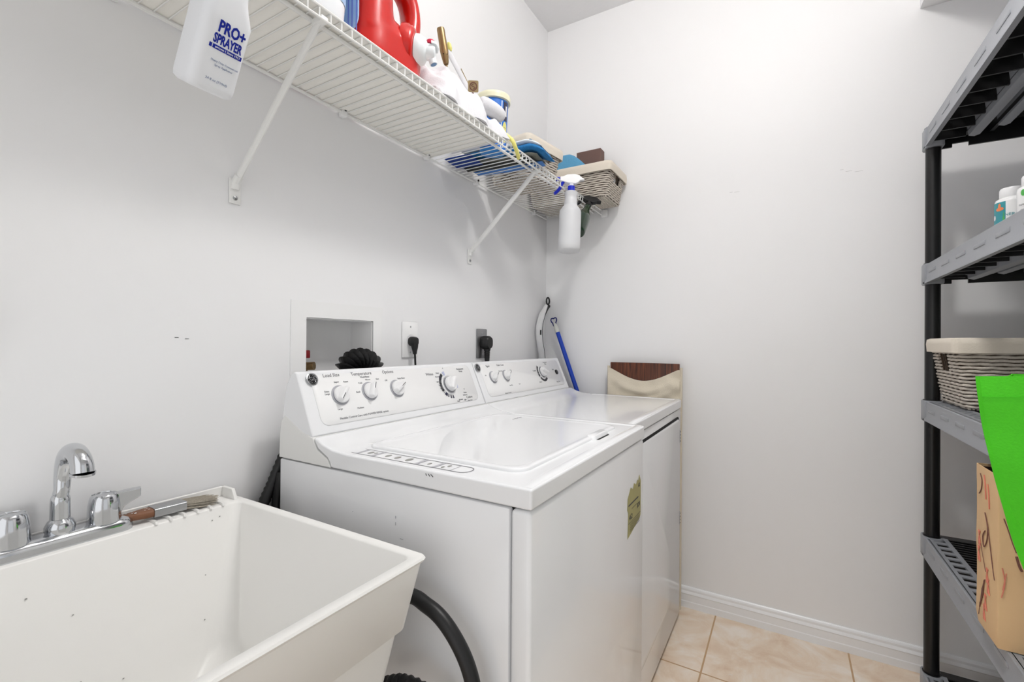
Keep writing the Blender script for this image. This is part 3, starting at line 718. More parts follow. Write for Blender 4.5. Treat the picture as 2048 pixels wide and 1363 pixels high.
# ---------------------------------------------------------------- baskets
def basket(root, wx, wy, h, flare, holes='x', rows=17, label_tag=False):
    """local: floor centre at origin; rim wx*wy, base smaller by flare each side; holes on faces +-x or +-y"""
    e = B(); st = B(); n = 12
    def at(px, py, k): return px, py
    def outline(f, extra=0):
        W_, D_ = wx-2*flare*(1-f)+extra, wy-2*flare*(1-f)+extra
        P = rr(W_, D_, .018, 3); out = []
        for i in range(len(P)):
            a, c = Vector(P[i]), Vector(P[(i+1) % len(P)]); k = max(1, int((c-a).length/.011))
            for q in range(k): out.append(a.lerp(c, q/k))
        return out
    for r in range(rows):
        f = (r+.5)/rows; O = outline(f); K = len(O); z = .004+f*(h-.006)
        pts = []; cen = Vector((0, 0))
        for i, p in enumerate(O):
            nrm = (O[(i+1) % K]-O[i-1]); nrm = Vector((nrm.y, -nrm.x)).normalized()
            off = .0016*math.sin(i*1.57+math.pi*(r % 2))
            q = p+nrm*off; pts.append(V3(q.x, q.y, z+.0008*math.cos(i*1.57)))
        hole = .50 < f < .80
        def inh(p):
            a, c = (p.y, p.x) if holes == 'x' else (p.x, p.y)
            lim = (wx if holes == 'x' else wy)/2-flare-.012
            return hole and abs(a) < .036 and abs(c) > lim*.8
        if not hole: e.tube(pts, .0037*17/rows*(h/.165), 6, closed=True)
        else:
            s0 = next((i for i in range(K) if inh(pts[i]) and not inh(pts[(i+1) % K])), 0)
            run = []
            for i in range(1, K+1):
                p = pts[(s0+i) % K]
                if inh(p):
                    if len(run) > 1: e.tube(run, .0037*17/rows*(h/.165), 6)
                    run = []
                else: run.append(p)
            if len(run) > 1: e.tube(run, .0037*17/rows*(h/.165), 6)
    # base weave
    W_, D_ = wx-2*flare, wy-2*flare; k = int(W_/.0085)
    for i in range(k):
        x = -W_/2+.006+(W_-.012)*i/(k-1); e.tube([V3(x+.0008*math.sin(q*2.6+i*3.14), -D_/2+.004+(D_-.008)*q/14, .003+.0012*math.sin(q*1.57+i*3.14)) for q in range(15)], .0034, 5)
    wb_ = e.build('woven_body', 'wicker', root, smooth=60)
    # dark uprights, and a dark shell that paints shade into the weave gaps
    for i, p in enumerate(outline(0)[::3]):
        q = Vector((p.x*(wx/(wx-2*flare)), p.y*(wy/(wy-2*flare))))
        st.cyl((p.x*.985, p.y*.985, .004), (q.x*.985, q.y*.985, h), .0022, 5)
    fs = [i/12*.93 for i in range(13)]; O0 = outline(0)
    grid_ = []
    for f in fs:
        sx_, sy_ = (wx-2*flare*(1-f)-.010)/(wx-2*flare), (wy-2*flare*(1-f)-.010)/(wy-2*flare)
        grid_.append([V3(p.x*sx_, p.y*sy_, .004+f*(h-.006)) for p in O0])
    VV = [[st.bm.verts.new(p) for p in r] for r in grid_]
    for r in range(12):
        for i in range(len(O0)):
            p = grid_[r][i]; a, c = (p.y, p.x) if holes == 'x' else (p.x, p.y)
            lim = (wx if holes == 'x' else wy)/2-flare-.012
            if .46 < fs[r] < .78 and abs(a) < .036 and abs(c) > lim*.8: continue
            j = (i+1) % len(O0); st.bm.faces.new((VV[r][i], VV[r][j], VV[r+1][j], VV[r+1][i]))
    st.build('stakes_and_shade_shell', 'wicker_stake_shade', root)
    e = B()
    R = []
    for f, ex, z in ((0, -.018, .008), (.93, -.018, h-.018), (1, -.008, h-.004), (1, -.006, h+.004), (1, .002, h+.0055), (1, .009, h+.002), (1, .0105, h-.012), (1, .009, h-.036), (1, .006, h-.0365), (1, .0035, h-.02)):
        W2, D2 = wx-2*flare*(1-f)+ex*1.0, wy-2*flare*(1-f)+ex*1.0; P = rr(W2+ex, D2+ex, .02, 4)
        Pd = []
        for i in range(len(P)):
            a, c = Vector(P[i]), Vector(P[(i+1) % len(P)]); kk = 6 if (c-a).length > .05 else 1
            for q in range(kk): Pd.append(a.lerp(c, q/kk))
        R.append([V3(p.x*(1+.0), p.y, z+.0012*noise.noise(V3(p.x*20, p.y*20, z*30))) for p in Pd])
    e.rings(R, cap0=True, cap1=False); e.build('cloth_liner', 'liner_cloth', root, smooth=60)
    return wb_
ZD = ZS+.002
bk1 = thing('wicker_basket', 'grey wicker basket with cream liner at the far end of the wire shelf', 'basket', (.215, -.128, ZD+.001), group='wicker baskets')
basket(bk1, .405, .222, .142, .020, 'x', 15)
B().box(.183, .1845, -.034, .034, .072, .106).build('name_tag', 'paper_white', bk1)
bk2 = thing('wicker_basket', 'grey wicker basket with cream liner behind the folded towels', 'basket', (.145, -.500, ZD+.001), (0, 0, math.radians(-9)), group='wicker baskets')
basket(bk2, .215, .225, .148, .018, 'x', 15)
B().box(-.010, .030, -.1115, -.1105, .072, .106).build('name_tag', 'paper_white', bk2)
bk3 = thing('wicker_basket', 'grey wicker basket with cream liner on the black storage rack', 'basket', (1.672, -.290, .972), group='wicker baskets')
basket(bk3, .400, .300, .194, .030, 'x', 19)

def soft_slab(e, x0, x1, y0, y1, z0, z1, seed, amp=.004, bend=None, nu=26, nv=20):
    """cloth slab with rolled edges"""
    th0 = (z1-z0)/2
    def f(u, v):
        x = x0+(x1-x0)*u; y = y0+(y1-y0)*v; z = (z0+z1)/2
        nz = noise.noise(V3(x*9, y*9, seed))
        x += .004*noise.noise(V3(y*14, seed, 1)); y += .004*noise.noise(V3(x*14, seed, 5))
        z += amp*nz + (bend(u, v) if bend else 0)
        return V3(x, y, z)
    def th(u, v):
        a = max(abs(2*u-1), 0); c = abs(2*v-1)
        k = max(0, (1-a**10))**.5*max(0, (1-c**10))**.5
        return V3(0, 0, th0*max(.08, k))
    e.shell(nu, nv, f, th)
def towel(name, label, m, *a, **k):
    e = B(); soft_slab(e, *a, **k); o = e.build(name, m, smooth=80); o.matrix_world = PILE; tag(o, label, 'towel' if 'towel' in name else 'cloth', 'folded cloths on the wire shelf'); return o
PILE = Matrix.Translation((.20, -.775, 0)) @ Matrix.Rotation(math.radians(8), 4, 'Z') @ Matrix.Translation((-.20, .775, 0))
dr_ = lambda u, v: -.020*max(0, (u-.86)/.14)**1.6
dr2 = lambda u, v: -.026*max(0, (u-.80)/.20)**1.5+.004*math.sin(u*9)
z_ = ZD+.001
towel('microfiber_cloth', 'royal blue cloth lying at the bottom of the folded cloth pile', 'cloth_royal', .06, .335, -.705, -.662, z_, z_+.011, 1, amp=.0005)
towel('microfiber_cloth', 'charcoal cloth folded into the bottom layer of the pile', 'cloth_charcoal', .04, .31, -.752, -.708, z_, z_+.011, 2, amp=.0005)
towel('microfiber_cloth', 'navy blue cloth at the bottom nearest the shelf liner', 'cloth_navy', .02, .125, -.850, -.757, z_, z_+.011, 3, amp=.0005)
towel('microfiber_cloth', 'grey green cloth in the middle of the folded pile', 'cloth_grey', .04, .335, -.762, -.666, z_+.0125, z_+.0225, 4, amp=.001, bend=lambda u, v: .0035*math.sin(u*16)*max(0, u-.5)-.006*max(0, (u-.8)/.2)**1.5)
towel('folded_towel', 'thick bright blue terry towel draped over the shelf lip', 'cloth_terry_blue', .05, .366, -.768, -.660, z_+.0265, z_+.0500, 5, amp=.002, bend=dr2)
wt = towel('folded_towel', 'white towel with pale blue pattern on top of the pile', 'cloth_print', .04, .352, -.762, -.662, z_+.0540, z_+.0690, 6, amp=.002, bend=dr2)
b = B()
random.seed(9)
for k in range(16):
    u = random.uniform(.2, .97); v = random.uniform(.05, .95); x = .04+.308*u; y = -.758+.09*v
    z = (z_+.0687)+dr2(u, v)+.0012+.002*noise.noise(V3(x*9, y*9, 6))
    b.lathe([(.007, 0), (.006, .0006)], (x, y, z-.001), (0, 0, 1), 9, sc=(1, random.uniform(.4, 1)))
b.build('printed_pattern', 'cloth_light_blue', wt)
# contents of the far basket
b = B()
P0_, h_ = V3(.175, -.115, ZD+.10), .0
b.rings([[V3(.185+px, -.13+py, z) for px, py in rr(wx_, wy_, .012, 4)] for wx_, wy_, z in ((.15, .075, ZD+.06), (.17, .072, ZD+.14), (.17, .06, ZD+.175), (.12, .045, ZD+.225), (.05, .025, ZD+.258))])
for v in b.bm.verts:
    v.co.x += .03-(v.co.z-(ZD+.12))*.38 if v.co.z > ZD+.12 else .03; v.co += V3(.003, .003, .003)*noise.noise(v.co*30)
t_ = b.build('microfiber_cloth', 'cloth_light_blue', sub=1); tag(t_, 'light blue cloth peaking out of the far wicker basket', 'cloth')
t_ = B().box(-.06, .06, -.026, .026, 0, .262, .001).build('cardboard_box', 'card_brown', smooth=0); t_.location = (.262, -.062, ZD+.012); t_.rotation_euler = (0, 0, .0); tag(t_, 'brown cardboard box standing at the back of the far basket', 'box')
t_ = B().box(-.03, .03, -.04, .04, 0, .208, .002).build('paper_carton', 'paper_white', smooth=0); t_.location = (.087, -.13, ZD+.012); tag(t_, 'small white carton at the left end of the far basket', 'box')

# ---------------------------------------------------------------- sprayers
def sprayer_head(root, z, m1, m2, s=1.0, g=1):
    """nozzle toward +x, trigger under it"""
    B().lathe([(.0145*s, 0), (.0145*s, .018*s), (.012*s, .020*s)], (0, 0, z), (0, 0, 1), 24).build('collar', m2, root)
    b = B(); z1 = z+.020*s
    b.lathe([(.0085*s, -.002), (.0095*s, .012*s), (.011*s, .02*s)], (0, 0, z1), (0, 0, 1), 18)
    side = [(-.052, .026), (-.040, .034), (-.030, .042), (-.012, .047), (.018, .044), (.034, .036), (.046, .034), (.046, .018), (.030, .014), (.016, .010), (-.014, .008), (-.026, .014), (-.032, .022)]
    b.prism([(u*s*g, z1+v*s) for u, v in side], lambda u, v, h: V3(u, h, v), -.0105*s, .0105*s)
    hd = b.build('spray_head', m1, root, smooth=40, bevel=.003*s, bseg=3)
    B().cyl((.046*s*g, 0, z1+.0265*s), (.060*s*g, 0, z1+.0265*s), .0085*s, 14).build('nozzle', m2, hd)
    tr = [V3(.030*s*g, 0, z1+.020*s), V3(.040*s*g, 0, z1+.004*s), V3(.046*s*g, 0, z1-.012*s), V3(.066*s*g, 0, z1-.034*s)]
    B().tube(cr_(tr, 4), [.0068*s]*12+[.005*s], 8, flat=1.3).build('trigger', m2, hd)
def place(root, foot, top, xdir):
    z = (Vector(top)-Vector(foot)).normalized(); x = Vector(xdir); x = (x-z*x.dot(z)).normalized(); y = z.cross(x)
    m = Matrix((x, y, z)).transposed().to_4x4(); m.translation = Vector(foot); root.matrix_world = m
def ov(w_, d_, r, z, n=6): return [V3(px, py, z) for px, py in rr(w_, d_, r, n)]
sb = thing('spray_bottle', 'large white professional spray bottle with blue lettering hanging from the shelf', 'spray bottle')
b = B()
b.rings([ov(.050, .056, .012, 0), ov(.060, .067, .014, .004), ov(.0615, .070, .015, .012), ov(.061, .0695, .015, .098), ov(.0615, .070, .015, .110), ov(.052, .052, .018, .138), ov(.040, .040, .019, .176), ov(.036, .036, .017, .208), ov(.036, .036, .017, .216), ov(.032, .032, .0155, .218), ov(.032, .032, .0155, .226)])
b.build('bottle', 'hdpe', sb, smooth=60)
sprayer_head(sb, .224, 'trigger_white', 'trigger_white', 1.0, -1)
place(sb, (.285, -1.779, 1.540), (.395, -1.777, 1.742), (1, .05, 0))
# print on the +y/-x ... faces the room side
LM = Matrix()
SBP = []
def side_m(root_face, y, z, off=.0012): return None
def prt(m, s_, u, z, size, off=.0310, **k): word('lettering', m, sb, s_, size, basis((0, 1, 0), (0, 0, 1), (off, u, z)), **k)
prt('print_blue', 'PRO+', .005, .094, .0225, xs=.70, bold=.0007); prt('print_blue', 'SPRAYER', .003, .0765, .0180, xs=.58, bold=.0006)
B().box(.0306, .0312, -.016, .0265, .0625, .0682).build('print_bar', 'print_blue', sb, smooth=0); B().box(.0306, .0312, -.021, -.0175, .0625, .0682).build('print_bar', 'print_blue', sb, smooth=0)
prt('paper_white', 'airtone | Since 1951', .0055, .0654, .0046, .0315)
for s_, u, z, q in (('Heavy Duty Commercial', .006, .047, .0040), ('Spray Applicator', .006, .0415, .0040), ('24 fl oz (710ml)', .001, .020, .0050)): prt('print_pale', s_, u, z, q)

cb = thing('spray_bottle', 'translucent white spray bottle with blue and white trigger hanging near the corner', 'spray bottle')
b = B(); b.lathe([(.034, 0), (.041, .003), (.0435, .010), (.0435, .020), (.0425, .155), (.0415, .163), (.032, .178), (.0265, .184), (.0255, .188), (.0262, .191), (.0250, .194), (.0257, .197), (.0245, .200), (.0252, .203), (.0240, .206), (.0235, .222), (.0260, .229), (.0260, .238), (.0135, .243), (.0135, .252)], (0, 0, 0), (0, 0, 1), 36)
b.build('bottle', 'clear_plastic', cb, smooth=50)
b = B(); b.lathe([(.034, .002), (.0425, .012), (.0425, .026)], (0, 0, 0), (0, 0, 1), 32); b.build('liquid', 'liquid', cb, smooth=50)
sprayer_head(cb, .243, 'trigger_white', 'trigger_blue', 1.0)
place(cb, (.336, -.478, 1.505), (.338, -.462, 1.76), (-.85, -.5, 0))
b = B(); a_ = math.radians(0)
b.prism([(-.006, .06), (.006, .06), (.006, .092), (-.006, .092)], lambda u, v, h: V3(u, -.0434-h, v), 0, .0003); b.build('label', 'print_pale', cb, smooth=0)
gb = thing('spray_bottle', 'dark green glass spray bottle with black trigger beside the translucent one', 'spray bottle')
b = B(); b.lathe([(.0295, 0), (.032, .003), (.033, .012), (.033, .085), (.029, .105), (.019, .130), (.014, .150), (.013, .172)], (0, 0, 0), (0, 0, 1), 32); b.build('bottle', 'green_glass', gb, smooth=50)
sprayer_head(gb, .170, 'black_rubber', 'black_rubber', .95)
place(gb, (.325, -.372, 1.606), (.332, -.225, 1.790), (-1, -.6, 0))

# ---------------------------------------------------------------- things on the wire shelf
ZL = ZS+.0055
jug = thing('detergent_jug', 'large red detergent jug lying on its side with a white spout', 'detergent jug')
b = B()
def rx(wx_, wz, cx_, cz, r, y, n=5): return [V3(cx_+px, y, cz+pz) for px, pz in rr(wx_, wz, r, n)]
def rz(x0, x1, y0, y1, r, z, n=6): return [V3(px, py, z) for px, py in rr(x1-x0, y1-y0, r, n, (x0+x1)/2, (y0+y1)/2)]
b.rings([rz(.135, .275, -1.445, -1.262, .05, ZL), rz(.125, .287, -1.457, -1.252, .055, ZL+.010), rz(.122, .290, -1.458, -1.246, .06, ZL+.04), rz(.124, .290, -1.456, -1.246, .06, ZL+.075), rz(.130, .280, -1.450, -1.262, .06, ZL+.105), rz(.145, .265, -1.44, -1.30, .05, ZL+.125)])
b.rings([rz(.124, .288, -1.457, -1.335, .05, ZL+.06), rz(.124, .288, -1.452, -1.350, .045, ZL+.13), rz(.128, .284, -1.442, -1.350, .045, ZL+.20), rz(.135, .276, -1.430, -1.335, .04, ZL+.255), rz(.15, .26, -1.41, -1.34, .03, ZL+.275)])
b.tube(cr_([V3(.215, -1.36, ZL+.262), V3(.215, -1.31, ZL+.268), V3(.215, -1.262, ZL+.250), V3(.217, -1.246, ZL+.205), V3(.219, -1.252, ZL+.150), V3(.222, -1.268, ZL+.10)], 6), .024, 14, flat=1.25)
jb = b.build('jug_body', 'red_plastic', jug, smooth=180)
md = jb.modifiers.new('remesh', 'REMESH'); md.mode = 'VOXEL'; md.voxel_size = .0035; md.use_smooth_shade = True
md = jb.modifiers.new('smooth', 'SMOOTH'); md.iterations = 14; md.factor = .6
nd = V3(.82, .55, -.12).normalized(); nc = V3(.262, -1.305, ZL+.082)
B().lathe([(.054, -.01), (.054, .004), (.051, .008), (.0505, .012), (.046, .018), (.038, .021)], nc, nd, 30).build('jug_neck', 'red_plastic', jug, smooth=50)
cp = B().lathe([(.036, 0), (.036, .008), (.030, .022), (.020, .028), (.014, .030)], nc+nd*.022, nd, 30).build('spout_cap', 'cap_white', jug, smooth=45)
tc_ = nc+nd*.045
b = B(); b.lathe([(.019, 0), (.019, .022), (.016, .026)], tc_, nd, 22); b.lathe([(.0095, 0), (.0095, .030)], tc_+nd*.012, (.25, .25, -1), 18)
b.build('spout', 'cap_white', cp, smooth=45)
B().lathe([(.0075, .0302), (.0075, .0308)], tc_+nd*.012, (.25, .25, -1), 18).build('spout_opening', 'spout_blue', cp)
B().lathe([(.012, 0), (.012, .008), (.009, .011)], tc_+nd*.014+V3(0, 0, .018), (.1, .1, 1), 18).build('push_button', 'pink_plastic', cp, smooth=45)
b = B(); b.prism([(.02, -.022), (.032, -.018), (.036, 0), (.032, .018), (.02, .022)], lambda u, v, h: tc_+nd*(u-.002)+nd.cross(V3(0, 0, 1)).normalized()*v+V3(0, 0, 1)*(.012+h), 0, .006)
b.build('spout_flange', 'cap_white', cp, smooth=40)
# label on the near end
b = B(); b.rings([rx(.125, .17, .205, ZL+.125, .03, -1.4580), rx(.125, .17, .205, ZL+.125, .03, -1.4600)]); lb = b.build('label', 'label_light', jug, smooth=0, label='blue and white patterned label')
b = B()
for i, (x, z0_, z1_) in enumerate([(.15, .03, .19), (.165, .05, .20), (.182, .03, .16), (.236, .04, .12), (.248, .05, .18), (.262, .03, .14)]): b.box(x-.0016, x+.0016, -1.4608, -1.4600, ZL+z0_, ZL+z1_)
b.build('label_print', 'label_lilac', lb, smooth=0)
B().box(.205, .262, -1.4610, -1.4600, ZL+.125, ZL+.155).build('label_print', 'maroon', lb, smooth=0)

wj = thing('cleaner_jug', 'white jug with a light blue label left of the red jug', 'jug', (.20, -1.575, ZL))
def oj(w_, d_, z, r=.045): return [V3(px, py, z) for px, py in rr(w_, d_, r, 7)]
b = B(); b.rings([oj(.12, .13, 0), oj(.15, .16, .008), oj(.165, .176, .03), oj(.168, .18, .06), oj(.168, .18, .16), oj(.15, .16, .20), oj(.09, .09, .25, .035), oj(.05, .05, .27, .02), oj(.045, .045, .29, .02)])
b.build('jug_body', 'hdpe', wj, smooth=70)
B().lathe([(.028, .288), (.028, .312)], (0, 0, 0), (0, 0, 1), 24).build('cap', 'label_blue', wj)
b = B(); b.rings([oj(.1695, .1815, .058), oj(.1705, .1825, .060), oj(.1705, .1825, .150), oj(.1695, .1815, .152)], False, False); lb = b.build('label', 'label_light', wj, smooth=60)
b = B()
for (y, z, h) in ((.02, .07, .07), (.05, .065, .05), (-.01, .08, .06)): b.box(.0853, .0862, y-.010, y+.010, z, z+h)
b.build('label_print', 'label_blue', lb, smooth=0)

# white crumpled cloth
b = B()
def hz(v):  # height profile along y
    pts = [(0, .03), (.10, .085), (.22, .125), (.36, .130), (.50, .118), (.62, .098), (.75, .085), (.88, .080), (.95, .06), (1, .02)]
    for (a, ha), (c, hc) in zip(pts, pts[1:]):
        if a <= v <= c: t = (v-a)/(c-a); t = t*t*(3-2*t); return ha+(hc-ha)*t
    return .01
def cw(u, v):
    y = -1.225+.325*v; x = .10+.205*u
    s = math.sin(math.pi*min(1, max(0, u)))**.42
    fold = .012*math.sin((u*3.4+v*5)*3.4+3*noise.noise(V3(u*3, v*5, 1)))+.006*abs(math.sin((u*2.2-v*4)*5+2*noise.noise(V3(u*4, v*4, 7))))+.010*noise.noise(V3(u*7, v*11, 4))
    h = hz(v)*s+fold*s*(.4+hz(v)*6)
    x += .012*math.sin(v*14)*(u-.5)*2
    return V3(x, y, ZL+.003+max(0, h))
NU, NV = 44, 90
tv = b.grid(NU, NV, cw); bv = b.grid(NU, NV, lambda u, v: V3(cw(u, v).x, cw(u, v).y, ZL))
for i in range(NU):
    for j_ in (0, NV): b.bm.faces.new((tv[i][j_], tv[i+1][j_], bv[i+1][j_], bv[i][j_]))
for j_ in range(NV):
    for i in (0, NU): b.bm.faces.new((tv[i][j_], tv[i][j_+1], bv[i][j_+1], bv[i][j_]))
wc = b.build('crumpled_cloth', 'cloth_white', smooth=80); tag(wc, 'crumpled white cloth heaped between the red jug and the blue pail', 'cloth')
b = B(); b.tube(cr_([V3(.262, -.990, ZL+.092), V3(.275, -.94, ZL+.088), V3(.280, -.890, ZL+.082)], 6), [.016, .020, .023, .024, .024, .024, .024, .024, .024, .024, .023, .020, .014], 16)
b.build('rolled_end', 'cloth_white', wc, smooth=80)
b = B(); m_ = basis(V3(.82, .57, 0), V3(.27, -.39, .88).cross(V3(.82, .57, 0)).cross(V3(.82, .57, 0))*-1, (.290, -1.062, ZL+.098))
b.rings([[m_ @ V3(px, py, z) for px, py in rr(.030, .030, .003, 2)] for z in (0, .0015)]); tg_ = b.build('badge', 'tan', wc, smooth=0)
b = B(); b.tube([m_ @ V3(.010*math.cos(a), .010*math.sin(a), .002) for a in [2*math.pi*i/20 for i in range(20)]], .0014, 5, closed=True); b.tube([m_ @ V3(.006*math.sin(i*.8), -.006+.0014*i, .002) for i in range(9)], .001, 5); b.build('badge_ring', 'sketch_brown', tg_)
# printed band standing behind the cloth
sb2 = thing('printed_strap', 'white band with tan and maroon print slanting behind the crumpled cloth', 'strap')
pa, pc = V3(.195, -1.055, ZL+.240), V3(.225, -.895, ZL+.065)
b = B(); dd_ = (pc-pa).normalized(); nn_ = V3(1, .25, .35); nn_ = (nn_-dd_*nn_.dot(dd_)).normalized(); ww = dd_.cross(nn_)
b.shell(20, 6, lambda u, v: pa.lerp(pc, u)+ww*((v-.5)*(.030+.035*u))+nn_*(.006*math.sin(u*3.14)-.010*(2*v-1)**2), lambda u, v: nn_*.0012)
b.build('band', 'cloth_white', sb2, smooth=60)
b = B(); b.shell(8, 1, lambda u, v: pa.lerp(pc, .25+.2*u)+ww*(-.004+.007*v)+nn_*.0068, lambda u, v: nn_*.0006); b.build('print', 'tan', sb2)
b = B(); b.shell(8, 1, lambda u, v: pa.lerp(pc, .47+.16*u)+ww*(-.003+.010*v)+nn_*.0082, lambda u, v: nn_*.0006); b.build('print', 'maroon', sb2)
B().lathe([(.006, 0), (.008, .006), (.007, .018), (.003, .024)], pa+V3(0, .004, -.004), (0, -.35, 1), 14).build('tip', 'yellow', sb2, smooth=60)
bt = thing('brass_torch_nozzle', 'bronze coloured metal nozzle on a thin rod standing in the white cloth', 'tool')
q0, q1 = V3(.215, -1.060, ZL+.06), V3(.205, -1.108, ZL+.268); dq = (q1-q0).normalized(); LL = (q1-q0).length
B().cyl(q0-dq*.05, q0+dq*(LL-.090), .0035, 10).build('rod', 'brass', bt)
b = B(); b.lathe([(.0065, LL-.098), (.0085, LL-.092), (.0115, LL-.070), (.0125, LL-.062), (.0115, LL-.040), (.0115, LL-.005), (.0105, LL), (.008, LL-.001)], q0, dq, 22); b.build('barrel', 'brass', bt, smooth=40)
b = B(); b.lathe([(.0016, 0), (.0016, .0015)], q0+dq*(LL-.075)+V3(.011, -.004, 0), (1, -.3, 0), 8); b.lathe([(.0016, 0), (.0016, .0015)], q0+dq*(LL-.075)+V3(.004, -.011, 0), (.3, -1, 0), 8); b.build('hole', 'black_gloss', bt)

pl_ = thing('plastic_pail', 'blue labelled plastic pail with a cream lid on the wire shelf', 'pail', (.205, -.810, ZD+.101+.0))
pl_.location = (.215, -.842, ZS+.003); pl_.scale = (.66, .66, .88)
b = B(); b.lathe([(.062, 0), (.066, .003), (.078, .19), (.078, .20)], (0, 0, 0), (0, 0, 1), 44); b.build('pail_body', 'pail_blue', pl_, smooth=50)
b = B(); b.lathe([(.079, .186), (.088, .188), (.089, .200), (.089, .206), (.0865, .211), (.080, .2125), (.079, .208), (.001, .206)], (0, 0, 0), (0, 0, 1), 48); b.build('lid', 'pail_lid', pl_, smooth=40)
def wrap(e, a0, a1, z0_, z1_, off=.0008, n=8, oval=False):
    def P(u, v):
        z = z0_+(z1_-z0_)*v; am = (a0+a1)/2; aw = (a1-a0)/2
        k = math.sqrt(max(0, 1-(2*v-1)**2)) if oval else 1
        a = math.radians(am+aw*k*(2*u-1)); r = .066+(.012)*(z/.19)+off; return V3(r*math.cos(a), r*math.sin(a), z)
    V = e.grid(n, 14, P)
b = B(); wrap(b, -95, 40, .003, .185, .0005, 20); b.build('label', 'pail_blue_deep', pl_, smooth=60)
b = B(); wrap(b, -24, -20, .003, .18, .0012, 3); wrap(b, -2, 6, .128, .166, .0018, 4); b.build('label_stripe', 'paper_white', pl_, smooth=60)
b = B(); wrap(b, -14, 12, .110, .180, .0014, 8); b.build('label_panel', 'navy', pl_, smooth=60)
b = B(); wrap(b, -17, 13, .030, .108, .0014, 10, True); b.build('label_oval', 'yellow', pl_, smooth=60)
b = B()
for z in (.048, .060, .072, .084): wrap(b, -10, 6, z, z+.0016, .002, 4)
b.build('label_text', 'ink_grey', pl_, smooth=60)
yg = B()
yg.tube(cr_([V3(.285, -.915, ZL+.035), V3(.298, -.903, ZL+.022), V3(.318, -.888, ZS+.008), V3(.322, -.872, ZS-.012), V3(.318, -.848, ZS-.028), V3(.314, -.838, ZS-.034)], 5), [.0035+.0035*min(1, i/6)*(1 if i < 20 else 1-(i-20)/9) for i in range(26)], 12, flat=.7)
t_ = yg.build('rubber_glove', 'yellow', smooth=70); tag(t_, 'pale yellow rubber finger of a glove hanging over the shelf lip below the pail', 'glove')

